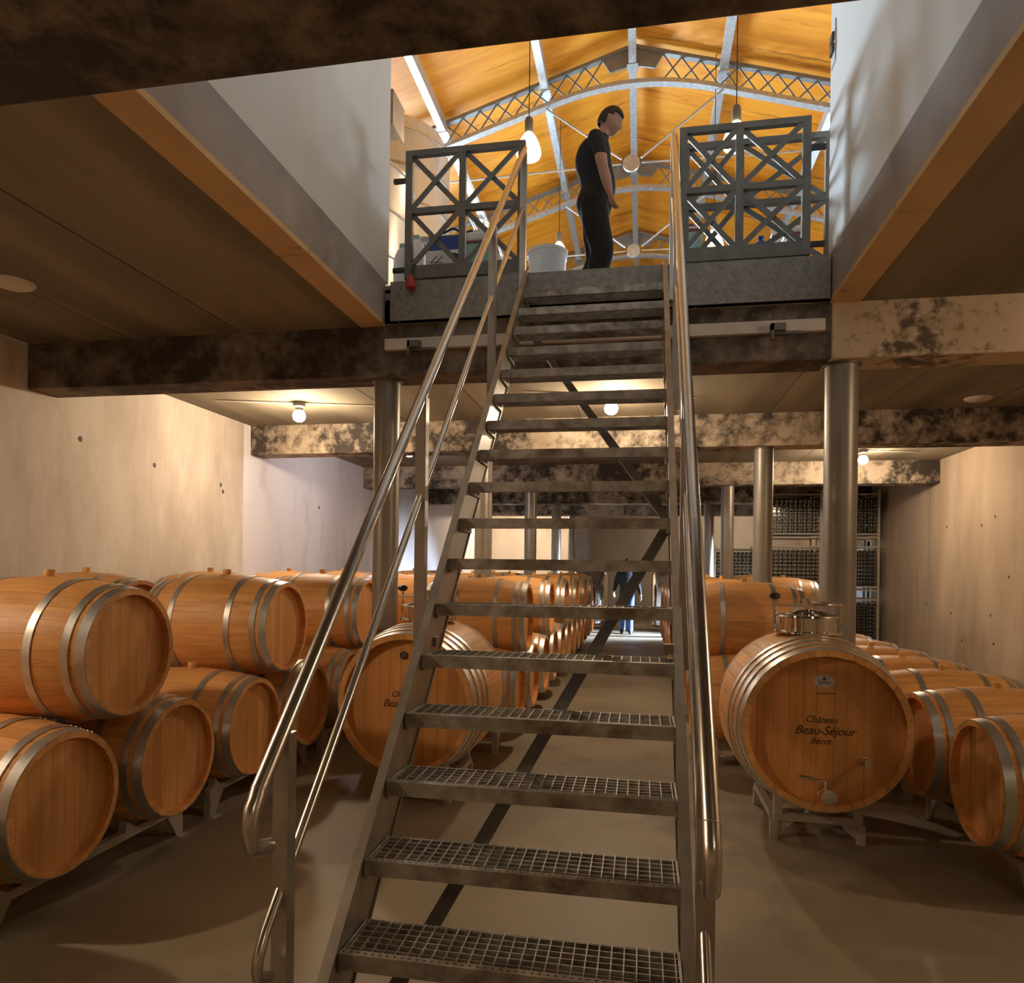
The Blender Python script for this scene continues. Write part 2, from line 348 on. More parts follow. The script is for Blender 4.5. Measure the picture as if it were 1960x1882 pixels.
struct(simple_box('wall_hall_end', 'plaster_white', HX0, HX1, HY1, HY1 + 0.3, ZH, 12.6), 'white end wall of the upper hall')
struct(simple_box('wall_hall_near', 'plaster_white', HX0, HX1, -3.3, -3.0, ZH, 12.6), 'white near wall of the upper hall')
wd = struct(simple_box('window_1', 'window_pane', HX0 + 0.02, HX0 + 0.05, 18.5, 23.5, 4.4, 8.4), 'tall daylit window in the left hall wall')
wd2 = struct(simple_box('window_2', 'window_pane', HX1 - 0.05, HX1 - 0.02, 18.5, 23.5, 4.4, 8.4), 'tall daylit window in the right hall wall')
for yy in (-2.5, -0.83, 0.83, 2.5): simple_box('mullion', 'truss_steel', -0.06, -0.015, yy - 0.04, yy + 0.04, 0.0, 4.0, wd2)
for yy in (-2.5, -0.83, 0.83, 2.5): simple_box('mullion', 'truss_steel', 0.015, 0.06, yy - 0.04, yy + 0.04, 0.0, 4.0, wd)
for zz in (0.0, 2.0, 3.95): simple_box('transom', 'truss_steel', 0.016, 0.055, -2.5, 2.5, zz, zz + 0.06, wd)
for nm, xa, xb in (('left', HX0 - 0.3, RX), ('right', RX, HX1 + 0.3)):
    b = MB(); t = 0.12
    b.add([(xa, -3.3, zr(xa)), (xb, -3.3, zr(xb)), (xb, HY1 + .3, zr(xb)), (xa, HY1 + .3, zr(xa)),
           (xa, -3.3, zr(xa) + t), (xb, -3.3, zr(xb) + t), (xb, HY1 + .3, zr(xb) + t), (xa, HY1 + .3, zr(xa) + t)],
          [(3, 2, 1, 0), (4, 5, 6, 7), (0, 1, 5, 4), (1, 2, 6, 5), (2, 3, 7, 6), (3, 0, 4, 7)])
    struct(b.build('ceiling_hall_' + nm, 'roof_wood'), 'orange varnished wooden %s roof slope of the hall' % nm)

# ------------------------------------------------------------------ trusses, purlins, tie rods
def chord_pts(off, n=12, arch=True):
    pts = []
    for i in range(-n, n + 1):
        x = RX + 7.2 * i / n; z = zr(x) - 0.12 - off
        pts.append((x, z))
    return pts
def lowz(x):
    d = abs(x - RX); base = zr(x) - 0.12 - 0.52
    # rounded crown
    if d < 1.6: base -= 0.30 * (1.6 - d) ** 2 / 3.2
    return base
def truss(y, label, detailed):
    t = thing('roof_truss', label, 'truss', (RX, y, 0), 0, 'arched lattice roof trusses of the hall')
    W = 7.2
    for s in (-1, 1):
        sd = 1 if s > 0 else -1
        b = MB(); b.bar((0, 0, zr(RX) - 0.14), (s * W, 0, zr(RX + s * W) - 0.14), 0.12, 0.07, (0, 0, 1)); b.build('top_chord', 'truss_steel', t)
        b = MB(); ps = [(s * W * k / 24, 0, lowz(RX + s * W * k / 24)) for k in range(25)]
        for p, q in zip(ps[:-1], ps[1:]): b.bar(p, q, 0.16, 0.085)
        b.build('bottom_chord', 'galv_bright', t)
        b = MB(); b.add([(0, -0.02, zr(RX) - 0.16), (s * 0.62, -0.02, zr(RX + .62) - 0.16), (s * 0.45, -0.02, zr(RX) - 0.62), (0, -0.02, zr(RX) - 0.52),
                         (0, 0.02, zr(RX) - 0.16), (s * 0.62, 0.02, zr(RX + .62) - 0.16), (s * 0.45, 0.02, zr(RX) - 0.62), (0, 0.02, zr(RX) - 0.52)],
                        [(0, 1, 2, 3), (7, 6, 5, 4), (0, 4, 5, 1), (1, 5, 6, 2), (2, 6, 7, 3), (3, 7, 4, 0)]); b.build('gusset', 'truss_steel', t)
        n = 18
        for k in range(n):
            xa = 0.60 + (W - 0.60) * k / n; xb = 0.60 + (W - 0.60) * (k + 1) / n
            za, zb = zr(RX + xa) - 0.17, zr(RX + xb) - 0.17; la, lb = lowz(RX + xa) + 0.04, lowz(RX + xb) + 0.04
            for (p, q) in (((s * xa, -0.012, za), (s * xb, -0.012, lb)), ((s * xa, 0.012, la), (s * xb, 0.012, zb))):
                b = MB(); b.bar(p, q, 0.02, 0.03); b.build('web_bar', 'truss_steel', t)
    # crown plate below
    # tie: hub with rods
    hz = 9.78
    b = MB(); b.lathe([(0, -0.03), (0.17, -0.03), (0.17, 0.03), (0, 0.03)], 16, 'Y', (0, 0, hz)); b.build('tie_hub', 'galv_bright', t)
    for s in (-1, 1):
        b = MB(); b.tube([(s * 0.2, 0, hz), (s * W, 0, hz - 0.12)], 0.018, 8); b.build('tie_rod', 'galv_bright', t)
        b = MB(); b.tube([(s * 0.2, 0, hz + 0.1), (s * 1.8, 0, lowz(RX + 1.8))], 0.022, 8); b.build('tie_rod', 'galv_bright', t)
    return t
for i, y in enumerate((14.5, 18.5, 22.5, 26.5)):
    truss(y, '%s lattice roof truss from the stair, with tie rods' % ORD[i], i < 3)
for nm, px, lab in (('roof_purlin', RX, 'galvanised ridge purlin under the wooden roof'), ('roof_purlin', RX - 1.78, 'galvanised purlin on the left roof slope, next to the ridge'),
                    ('roof_purlin', RX + 1.78, 'galvanised purlin on the right roof slope, next to the ridge'), ('roof_purlin', RX - 3.95, 'galvanised purlin far down the left roof slope'),
                    ('roof_purlin', RX + 3.95, 'galvanised purlin far down the right roof slope')):
    t = thing(nm, lab, 'purlin', (px, 3.0, 0), 0, 'galvanised purlins along the hall roof')
    z = zr(px) - 0.36 if px != RX else zr(px) - 0.55
    b = MB(); b.box(-0.075, 0.075, 0, 36, z, z + 0.24)
    b.build('section', 'galv_bright', t)
    for yy in (11.5, 15.5, 19.5):
        b = MB(); b.box(-0.11, 0.11, yy - 0.12, yy + 0.12, z - 0.012, z + 0.0); b.build('splice_plate', 'galv_bright', t)

# ------------------------------------------------------------------ pendant lamps of the hall
def pendant(x, y, z, label, watts):
    t = thing('pendant_lamp', label, 'lamp', (x, y, z), 0, 'glass bell pendant lamps of the hall')
    ztop = zr(x) - z
    b = MB(); b.tube([(0, 0, 0.42), (0, 0, ztop)], 0.008, 6); b.build('cord', 'black_plastic', t)
    b = MB(); b.lathe([(0, 0.44), (0.05, 0.44), (0.065, 0.40), (0.065, 0.24), (0.05, 0.21), (0, 0.21)], 20); b.build('socket', 'lamp_socket', t)
    b = MB(); b.lathe([(0.05, 0.215), (0.09, 0.17), (0.14, 0.08), (0.175, -0.02), (0.19, -0.10), (0.17, -0.15), (0.10, -0.175), (0, -0.18)], 24); b.build('glass_shade', 'bulb_hall', t)
    point_light('pendant_light', (0, 0, -0.30), watts, (1.0, 0.70, 0.38), 0.15, t)
    return t
def at(px, py, Y):
    u = px - 980.0; v = py - cy; c, s = math.cos(ROLL), math.sin(ROLL)
    u0 = c * u + s * v; v0 = -s * u + c * v
    d = (u0 / F_PX, 1.0, -v0 / F_PX)
    x = d[0] * math.cos(yaw) - d[1] * math.sin(yaw); yy = d[0] * math.sin(yaw) + d[1] * math.cos(yaw)
    k = Y / yy; return Vector((x * k, Y, H_CAM + d[2] * k))
p = at(1012, 282, 10.5); pendant(p.x, p.y, p.z, 'lit glass bell pendant lamp above the left gate corner', HALL_W)
p = at(1409, 262, 10.5); pendant(p.x, p.y, p.z, 'lit glass bell pendant lamp behind the top of the right gate', HALL_W)
p = at(1070, 482, 16.0); pendant(p.x, p.y, p.z, 'lit glass bell pendant lamp low beside the white bucket', HALL_W)
p = at(1366, 462, 14.5); pendant(p.x, p.y, p.z, 'lit glass bell pendant lamp behind the foot of the right gate', HALL_W)

# ------------------------------------------------------------------ cellar lamps
def cellar_lamp(x, y, label, z=3.3, k=1.0, color=WARM):
    t = thing('ceiling_lamp', label, 'lamp', (x, y, z), 0, 'small warm bulkhead lamps under the cellar ceiling')
    b = MB(); b.lathe([(0, 0.135), (0.07, 0.135), (0.07, 0.09), (0.045, 0.07), (0.045, 0.04), (0, 0.04)], 20); b.build('lamp_base', 'lamp_socket', t)
    b = MB(); b.lathe([(0.035, 0.045), (0.06, 0.02), (0.075, -0.02), (0.065, -0.06), (0.035, -0.085), (0, -0.09)], 20); b.build('bulb', 'bulb_cellar', t)
    b = MB(); b.tube([(0.0, 0.0, 0.128), (-0.9, -0.25, 0.128)], 0.010, 8); b.build('conduit', 'white_board', t)
    b = MB(); b.tube([(0.0, 0.0, 0.128), (0.9, 0.25, 0.128)], 0.010, 8); b.build('conduit', 'white_board', t)
    point_light('lamp_light', (0, 0, -0.12), CELLAR_W * k, color, 0.07, t)
    return t
cellar_lamp(-3.95, 7.65, 'glowing ceiling lamp left of the first column, above the left barrels', k=1.35)
cellar_lamp(-0.34, 7.7, 'glowing ceiling lamp seen between the upper stair treads', k=1.3)
cellar_lamp(3.36, 11.72, 'glowing ceiling lamp beside the right column near the concrete wall', k=1.3)
cellar_lamp(4.5, 3.1, 'ceiling lamp in the front bay on the right', k=1.0)
cellar_lamp(-4.75, 1.1, 'ceiling lamp before the near beam on the left', k=2.2)
cellar_lamp(1.8, -1.2, 'ceiling lamp behind the camera', k=0.12)
cellar_lamp(-3.6, 21.6, 'ceiling lamp behind the last beam by the end wall', k=3.2)
cellar_lamp(2.9, 22.0, 'ceiling lamp behind the last beam on the right', k=0.8)
cellar_lamp(-3.5, 10.3, 'added cool fill lamp, unseen behind the second beam on the left', k=0.55, color=(0.86, 0.86, 1.0))  # made-up fill light, added to brighten the bluish far left wall
# round flat discs under the ceiling
for (px, py, zz, lab) in [(25, 541, ZC, 'round pale ceiling disc left of the stair opening'), (1872, 762, ZC, 'round pale ceiling disc right of the first right column'), (1750, 823, ZC - .0, 'round ceiling disc in front of the second beam on the right'),
                      (687, 838, ZC, 'round ceiling disc in front of the second beam, left of the stair'), (1187, 831, ZC, 'round ceiling disc in front of the second beam, between stair treads'), (1210, 934, ZC, 'small round ceiling disc deep in the cellar, between stair treads')]:
    q = at(px, py, 1.0); k = (zz - H_CAM) / (q.z - H_CAM)
    if k > 11.5: k = 11.0
    b = MB(); b.lathe([(0, -0.035), (0.09, -0.032), (0.125, -0.016), (0.135, 0.0), (0, 0)], 28)
    o = b.build('ceiling_disc', 'white_board', None, (q.x * k, k, zz)); tag(o, lab, 'ceiling disc', 'round discs under the cellar ceiling')

# ------------------------------------------------------------------ staircase
SX0, SX1 = -0.867, 0.133
RISE, GO = 0.197, 0.1925
def nose(k): return (2.15 + GO * (k - 3), RISE * k)
SLOPE = RISE / GO
def nz(y): return 3 * RISE + (y - 2.15) * SLOPE
st = thing('staircase', 'steep galvanised steel staircase with open grating treads and tube handrails', 'staircase', (0, 1.7, 0))
def S(v): return (v[0], v[1] - 1.7, v[2])
# stringers : web plate and outward flanges
dirv = Vector((0, 1, SLOPE)).normalized(); nrm = Vector((0, -SLOPE, 1)).normalized()
for side, xw, sg in (('l', SX0, -1), ('r', SX1, 1)):
    ya = 1.50; yb = 5.235
    pa = Vector((xw, ya, nz(ya))); pb = Vector((xw, yb, nz(yb)))
    top = 0.02; bot = -0.19
    b = MB(); th = 0.008 * sg
    def q(pp, o, x): v = pp + nrm * o; return S((x, v.y, v.z))
    def foot(x): # cut flat on the floor
        out = []
        for o in (top, bot):
            base = pa + nrm * o; k = -base.z / dirv.z; v = base + dirv * k; out.append(S((x, v.y, 0.0)))
        return out
    def head(x):
        out = []
        for o in (top, bot):
            base = pb + nrm * o; k = (5.235 - base.y) / dirv.y; v = base + dirv * k; out.append(S((x, v.y, v.z)))
        return out
    f0, f1 = foot(xw), head(xw); g0, g1 = foot(xw + th), head(xw + th)
    b.add([f0[0], f0[1], f1[1], f1[0], g0[0], g0[1], g1[1], g1[0]], [(0, 1, 2, 3), (7, 6, 5, 4), (0, 4, 5, 1), (1, 5, 6, 2), (2, 6, 7, 3), (3, 7, 4, 0)])
    web = b.build('stringer', 'stringer_steel', st)
    for o, nm in ((0, 'upper'), (1, 'lower')):
        b = MB(); A = Vector(f0[o]); B = Vector(f1[o])
        A2 = A + Vector((sg * 0.022, 0, 0)); B2 = B + Vector((sg * 0.022, 0, 0))
        b.bar((A + A2) / 2, (B + B2) / 2, 0.034, 0.009, nrm); b.build('stringer_flange', 'stringer_steel', st)
# treads
bm_long = MB(); bm_long.box(-0.496, 0.496, -0.0015, 0.0015, -0.028, 0.0); me_long = bm_long.mesh('long_bar', ['galvanised'])
bm_cross = MB(); bm_cross.box(-0.0018, 0.0018, -0.098, 0.098, -0.012, 0.001); me_cross = bm_cross.mesh('cross_bar', ['galvanised'])
NX = 27; NL = 6
def perforated_nose():
    b = MB(); b.box(-0.497, 0.497, -0.0, 0.026, -0.004, 0.002)
    b.box(-0.497, 0.497, -0.002, 0.003, -0.047, 0.002)
    b.box(-0.497, 0.497, 0.0, 0.014, -0.047, -0.043)
    n = 44
    return b.mesh('tread_nosing', ['galvanised'])
me_nose = perforated_nose()
bh = MB()
for i in range(44):
    x = -0.485 + 0.97 * i / 43
    bh.add([(x - 0.004, 0.009, 0.0024), (x + 0.004, 0.009, 0.0024), (x + 0.004, 0.016, 0.0024), (x - 0.004, 0.016, 0.0024)], [(0, 1, 2, 3)])
me_holes = bh.mesh('nosing_holes', ['black_plastic'])
be = MB(); be.box(-0.004, 0.004, 0.0, 0.21, -0.06, 0.0); me_end = be.mesh('end_plate', ['galvanised'])
bgr = MB()
for i in range(NX): bgr.box(-0.48 + 0.96 * i / (NX - 1) - 0.0018, -0.48 + 0.96 * i / (NX - 1) + 0.0018, 0.026, 0.212, -0.012, 0.001)
for j in range(NL): bgr.box(-0.496, 0.496, 0.045 + 0.032 * j - 0.0015, 0.045 + 0.032 * j + 0.0015, -0.028, 0.0)
me_grid = bgr.mesh('grating', ['galvanised'])
for k in range(1, 19):
    y, z = nose(k)
    t = bpy.data.objects.new('tread', me_nose); COL.objects.link(t); t.parent = st; t.location = S(((SX0 + SX1) / 2, y, z))
    inst('back_bar', me_long, t, (0, 0.212, 0)); 
    inst('end_plate', me_end, t, (-0.492, 0, 0)); inst('end_plate', me_end, t, (0.492, 0, 0))
    if k <= 5: inst('nosing_perforations', me_holes, t)
    if k <= 8:
        for i in range(NX): inst('grating_bar', me_cross, t, (-0.48 + 0.96 * i / (NX - 1), 0.119, 0))
        for j in range(NL): inst('grating_bar', me_long, t, (0, 0.045 + 0.032 * j, 0))
    else:
        g = inst('grating', me_grid, t); g['kind'] = 'stuff'
    for sx in (-0.478, 0.478):
        b = MB(); b.lathe([(0, 0), (0.011, 0), (0.011, 0.012), (0, 0.012)], 6, 'X'); b.build('bolt', 'post_steel', t, (sx, 0.09, -0.045))
# top riser plate
b = MB(); b.box(SX0, SX1, 5.225, 5.24, ZH - 0.20, ZH); 
o = b.build('top_riser', 'tread_plate', st); o.location = (0, -1.7, 0)
# diagonal braces behind the treads
def back(x, y, off=-0.20): v = Vector((x, y, nz(y))) + nrm * off; return S((x, v.y, v.z))
b = MB(); b.bar(back(SX0 + 0.01, 1.72), back(SX1 - 0.01, 3.42), 0.05, 0.008, nrm); b.build('brace', 'gate_paint', st)
b = MB(); b.bar(back(SX1 - 0.01, 3.46), back(SX0 + 0.01, 4.95), 0.05, 0.008, nrm); b.build('brace', 'gate_paint', st)
# handrails
YR0, YR1, ZR0, ZR1 = 1.655, 5.235, 0.965, 4.70
def rail_z(y): return ZR0 + (y - YR0) * (ZR1 - ZR0) / (YR1 - YR0)
for side, xa, xb in (('left', -0.952, -0.902), ('right', 0.163, 0.195)):
    sgn = -1 if side == 'left' else 1
    def X(y): return xa + (xb - xa) * (y - YR0) / (YR1 - YR0)
    pts = [(X(YR1), YR1, ZR1), (X(YR0), YR0, ZR0)]
    # rounded end turned down and back to the post
    for a in (20, 45, 70, 95, 120, 140): pts.append((xa, YR0 - 0.055 * math.sin(math.radians(a)) * 0.7, ZR0 - 0.02 - 0.13 * (1 - math.cos(math.radians(a))) / 1.9))
    pts.append((xa, YR0 + 0.05, ZR0 - 0.165))
    b = MB(); b.tube([S(v) for v in pts], 0.0215, 16); b.build('handrail', 'stainless', st)
    b = MB(); d = Vector(pts[0]) - Vector(pts[1]); d.normalize(); c0 = Vector(pts[1]); b.tube([S(c0 - d * 0.002), S(c0 + d * 0.002)], 0.0222, 16); b.build('weld_seam', 'stringer_steel', st)
    off = -0.43
    mid = [(X(5.2), 5.2, rail_z(5.2) + off), (X(1.60), 1.70, rail_z(1.70) + off - 0.0)]
    for a in (30, 60, 90, 120): mid.append((xa, 1.70 - 0.03 * math.sin(math.radians(a)) - 0.012, rail_z(1.70) + off - 0.015 - 0.085 * (a / 120.0)))
    mid.append((xa, 1.72, rail_z(1.70) + off - 0.13))
    b = MB(); b.tube([S(v) for v in mid], 0.0145, 12); b.build('mid_rail', 'stainless', st)
    for yy in (1.785, 2.92, 4.22, 5.21):
        x = X(yy); zt = rail_z(yy) - 0.018; zb = max(nz(yy) - 0.24, 0.0)
        b = MB(); b.box(x - 0.0225, x + 0.0225, yy - 1.7 - 0.0225, yy - 1.7 + 0.0225, zb, zt); b.build('post', 'post_steel', st)
        b = MB(); b.box(min(x, x - sgn * 0.08), max(x, x - sgn * 0.08), yy - 1.7 - 0.02, yy - 1.7 + 0.02, zb + 0.06, zb + 0.10); b.build('post_bracket', 'stringer_steel', st)

# ------------------------------------------------------------------ landing edge and gates
b = MB(); b.box(-1.95, SX0 - 0.01, 5.232, 5.245, 3.45, ZH); b.box(SX1 + 0.01, 1.275, 5.232, 5.245, 3.45, ZH)
b.box(-1.95, 1.275, 5.245, 5.30, ZH - 0.012, ZH)
for (xa, xb) in ((-1.95, SX0 - 0.01), (SX1 + 0.01, 1.275)):
    for i in range(int((xb - xa) / 0.06)):
        for j in range(5):
            xx = xa + 0.03 + i * 0.06 + (0.03 if j % 2 else 0); zz = 3.485 + j * 0.056
            if xx > xb - 0.03: continue
            s = 0.016 if (i + j) % 2 else -0.016
            b.bar((xx - 0.014, 5.2315, zz - s), (xx + 0.014, 5.2315, zz + s), 0.003, 0.006, (0, 1, 0))
o = b.build('landing_plate', 'tread_plate'); tag(o, 'chequered steel plate facing the landing edge at the stair top', 'steel plate')
b = MB(); b.box(-2.0, 1.25, 5.255, 5.30, 3.235, 3.32); o = b.build('board', 'white_board'); tag(o, 'long pale board fixed along the beam behind the upper treads', 'board')
for (x, lab) in ((-1.75, 'dark steel clamp under the pale board on the left'), (0.93, 'dark steel clamp under the pale board on the right')):
    b = MB(); b.box(-0.05, 0.05, -0.05, 0, 0.0, 0.05); b.box(-0.05, -0.03, -0.05, 0, -0.06, 0.05); b.box(-0.05, 0.16, -0.02, 0, -0.02, 0.0)
    o = b.build('clamp', 'gate_paint', None, (x, 5.255, 3.235)); tag(o, lab, 'clamp', 'clamps on the pale board')
def gate(name, x0, x1, y, z0, z1, xm, label, hinge):
    t = thing(name, label, 'gate', (x0, y, z0), 0, 'steel cross-braced landing gates')
    W = x1 - x0; H = z1 - z0; m = xm - x0; tb = 0.05; d = 0.022
    def part(nm, a, c, e, f): bb = MB(); bb.box(a, c, -d, d, e, f); return bb.build(nm, 'gate_paint', t)
    part('stile', 0, 0.055, 0, H); part('stile', W - 0.055, W, 0, H); part('stile', m - 0.026, m + 0.026, 0.1005, H - 0.0455)
    part('top_rail', 0.055, W - 0.055, H - 0.045, H); part('bottom_rail', 0.055, W - 0.055, 0, 0.10)
    zm = 0.10 + (H - 0.145) / 2
    for (a, c) in ((0.055, m - 0.026), (m + 0.026, W - 0.055)):
        part('mid_rail', a, c, zm - 0.022, zm + 0.022)
        for (e, f) in ((0.10, zm - 0.022), (zm + 0.022, H - 0.045)):
            bb = MB(); bb.bar((a, -0.012, e), (c, -0.012, f), 0.012, 0.038); bb.build('cross_bar', 'gate_paint', t)
            bb = MB(); bb.bar((a, 0.006, f), (c, 0.006, e), 0.012, 0.038); bb.build('cross_bar', 'gate_paint', t)
    for zz in (0.06, H * 0.76):
        bb = MB(); bb.box(hinge, hinge + 0.10, -0.012, 0.012, zz, zz + 0.035); bb.build('hinge', 'black_plastic', t)
    return t
gate('landing_gate', -1.835, -0.895, 5.245, ZH + 0.012, 4.76, -1.38, 'grey cross-braced steel gate on the left of the landing', -0.10)
gate('landing_gate', 0.235, 1.135, 5.245, ZH + 0.005, 4.735, 0.655, 'grey cross-braced steel gate on the right of the landing, front leaf', 0.90)
gate('landing_gate', 0.27, 1.36, 5.56, ZH + 0.012, 4.80, 0.70, 'grey cross-braced steel gate on the right of the landing, rear leaf', 1.05)

# small socket plate on the stair enclosure
t = thing('wall_socket', 'small switch plate high on the right stair enclosure wall', 'switch', (OX1 - 0.001, 5.28, 5.1))
b = MB(); b.box(-0.006, 0, -0.05, 0.05, 0, 0.30); b.build('plate', 'white_plastic', t)
b = MB(); b.box(-0.02, -0.006, -0.035, 0.035, 0.08, 0.14); b.box(-0.02, -0.006, -0.035, 0.035, 0.16, 0.22); b.build('switch', 'black_plastic', t)

# ------------------------------------------------------------------ barrels
def brad(x, L, re, rb): return rb - (rb - re) * (2 * x / L) ** 2
def stave_mesh(name, L, re, rb, n, th, crossing=8, single=True):
    b = MB(); 
    idx = range(1) if single else range(n)
    for s in idx:
        a0 = 2 * PI * (s - 0.5) / n + 0.0015; a1 = 2 * PI * (s + 0.5) / n - 0.0015; am = (a0 + a1) / 2
        vs = []
        for i in range(crossing):
            x = -L / 2 + L * i / (crossing - 1); r = brad(x, L, re, rb); ri = r - th
            for (rr, a) in ((r - 0.0012, a0), (r, am), (r - 0.0012, a1), (ri, a1), (ri, a0)): vs.append((x, rr * math.sin(a), rr * math.cos(a)))
        fs = []
        for i in range(crossing - 1):
            for k in range(5): fs.append((i * 5 + k, i * 5 + (k + 1) % 5, (i + 1) * 5 + (k + 1) % 5, (i + 1) * 5 + k))
        b.add(vs, fs, True); m = crossing - 1
        b.add(vs[:5], [(0, 1, 2, 3, 4)]); b.add(vs[m * 5:], [(4, 3, 2, 1, 0)])
    me = b.mesh(name, ['oak'], 25)
    tones = [random.uniform(0.82, 1.08) for _ in range(n)]
    if single: settone(me)
    else:
        def f(p):
            c = p.center; a = math.atan2(c.y, c.z); return tones[int(round(a / (2 * PI) * n)) % n]
        settone(me, f)
    return me
def hoop_mesh(name, xc, wd, L, re, rb, rivets=True):
    b = MB(); t = 0.0028
    r0, r1 = brad(xc - wd / 2, L, re, rb) + 0.0006, brad(xc + wd / 2, L, re, rb) + 0.0006
    b.lathe([(r0, xc - wd / 2), (r0 + t, xc - wd / 2), (r1 + t, xc + wd / 2), (r1, xc + wd / 2)], 56, 'X', closed=True)
    if rivets:
        for k in range(3):
            a = 0.25 + 0.09 * k; rr = (r0 + r1) / 2 + t
            b.add([(xc + dx, (rr + h) * math.sin(a) + 0, (rr + h) * math.cos(a)) if 1 else None for (dx, h) in ((-0.006, 0), (0, 0.003), (0.006, 0), (0, 0.001))], [(0, 1, 2), (0, 2, 3)], True)
    return b.mesh(name, ['hoop'], 35)
def head_planks(L, re, th, rec, n, matn):
    """vertical boards cut to the circle, lying in the plane x = L/2 - rec"""
    R = re - th * 0.55; out = []
    ws = [random.uniform(0.8, 1.2) for _ in range(n)]; tot = sum(ws); y = -R
    for wv in ws:
        y0 = y; y1 = y + 2 * R * wv / tot; y = y1
        a, c = y0 + 0.0006, y1 - 0.0006; b = MB(); m = 5
        ys = [a + (c - a) * i / (m - 1) for i in range(m)]
        up = [math.sqrt(max(R * R - q * q, 1e-8)) for q in ys]
        x0, x1 = L / 2 - rec - 0.02, L / 2 - rec
        vs = []
        for xx in (x0, x1):
            vs += [(xx, ys[i], -up[i]) for i in range(m)] + [(xx, ys[i], up[i]) for i in reversed(range(m))]
        k = 2 * m
        b.add(vs, [tuple(range(k))[::-1], tuple(range(k, 2 * k))] + [(i, (i + 1) % k, (i + 1) % k + k, i + k) for i in range(k)])
        me = b.mesh('head_plank', [matn]); settone(me); out.append(me)
    return out
def disc_head(L, re, th, rec, matn, n, sgn):
    b = MB(); R = re - th * 0.55; ws = [1.0] * n
    for i in range(n):
        y0 = -R + 2 * R * i / n + 0.0008; y1 = -R + 2 * R * (i + 1) / n - 0.0008; m = 5
        ys = [y0 + (y1 - y0) * k / (m - 1) for k in range(m)]; up = [math.sqrt(max(R * R - q * q, 1e-8)) for q in ys]
        x1 = sgn * (L / 2 - rec)
        vs = [(x1, ys[k], -up[k]) for k in range(m)] + [(x1, ys[k], up[k]) for k in reversed(range(m))]
        b.add(vs, [tuple(range(2 * m))])
    me = b.mesh('head', [matn])
    tn = [random.uniform(0.85, 1.08) for _ in range(n)]
    settone(me, lambda p: tn[min(n - 1, max(0, int((p.center.y + R) / (2 * R) * n)))])
    return me
BLEN, BRE, BRB = 0.92, 0.298, 0.355
NST = 30
ME_STAVE = stave_mesh('stave', BLEN, BRE, BRB, NST, 0.026)
ME_BODY = stave_mesh('body', BLEN, BRE, BRB, NST, 0.026, 9, False)
HOOPX = [(-0.437, 0.044), (-0.372, 0.034), (-0.205, 0.036), (0.205, 0.036), (0.372, 0.034), (0.437, 0.044)]
ME_HOOPS = [hoop_mesh('hoop', x, wd_, BLEN, BRE, BRB) for x, wd_ in HOOPX]
PLANKS = head_planks(BLEN, BRE, 0.026, 0.042, 9, 'oak_head')
ME_HF = disc_head(BLEN, BRE, 0.026, 0.042, 'oak_head', 9, 1)
ME_HB = disc_head(BLEN, BRE, 0.026, 0.042, 'oak_head', 9, -1)
b = MB(); b.lathe([(0, 0.035), (0.024, 0.035), (0.028, 0.028), (0.024, -0.01), (0, -0.01)], 14); ME_BUNG = b.mesh('bung', ['bung'])
def joined_barrel():
    bm = bmesh.new()
    mats = ['oak', 'hoop', 'oak_head', 'bung']
    for me, mi, tr in [(ME_BODY, 0, None)] + [(h, 1, None) for h in ME_HOOPS] + [(ME_HF, 2, None), (ME_HB, 2, None), (ME_BUNG, 3, Matrix.Translation((0, 0, BRB)))]:
        tmp = bmesh.new(); tmp.from_mesh(me)
        if tr: bmesh.ops.transform(tmp, matrix=tr, verts=tmp.verts)
        for f in tmp.faces: f.material_index = mi
        t2 = bpy.data.meshes.new('t'); tmp.to_mesh(t2); tmp.free(); bm.from_mesh(t2); bpy.data.meshes.remove(t2)
    me = bpy.data.meshes.new('oak_barrel'); bm.to_mesh(me); bm.free()
    for m in mats: me.materials.append(MATS[m])
    if 'tone' in me.color_attributes:
        pass
    else: settone(me)
    me.set_sharp_from_angle(angle=math.radians(35))
    # parts without a tone of their own must stay neutral
    at_ = me.color_attributes['tone']
    for p in me.polygons:
        if p.material_index in (1, 3):
            for li in p.loop_indices: at_.data[li].color = (1, 1, 1, 1)
    return me
ME_JOIN = joined_barrel()
def barrel(x, y, z, facing, mode, label, group):
    rz = 0.0 if facing > 0 else PI
    if mode == 'T':
        o = inst('oak_barrel', ME_JOIN, None, (x, y, z), (0, 0, rz)); return tag(o, label, 'barrel', group)
    t = thing('oak_barrel', label, 'barrel', (x, y, z), rz + random.uniform(-0.012, 0.012), group)
    if mode == 'D':
        for i in range(NST): inst('stave', ME_STAVE, t, None, (2 * PI * (i + 0.5) / NST, 0, 0))
        for pm in PLANKS: inst('head_plank', pm, t)
    else:
        inst('body', ME_BODY, t); inst('head', ME_HF, t)
    inst('head', ME_HB, t)
    ro = random.uniform(-0.3, 2.2)
    for h in ME_HOOPS: inst('hoop', h, t, None, (random.uniform(-0.3, 2.2) * 0 + ro, 0, 0))
    inst('bung', ME_BUNG, t, (0, 0, BRB - 0.002))
    return t
ZL, ZU = 0.513, 1.115
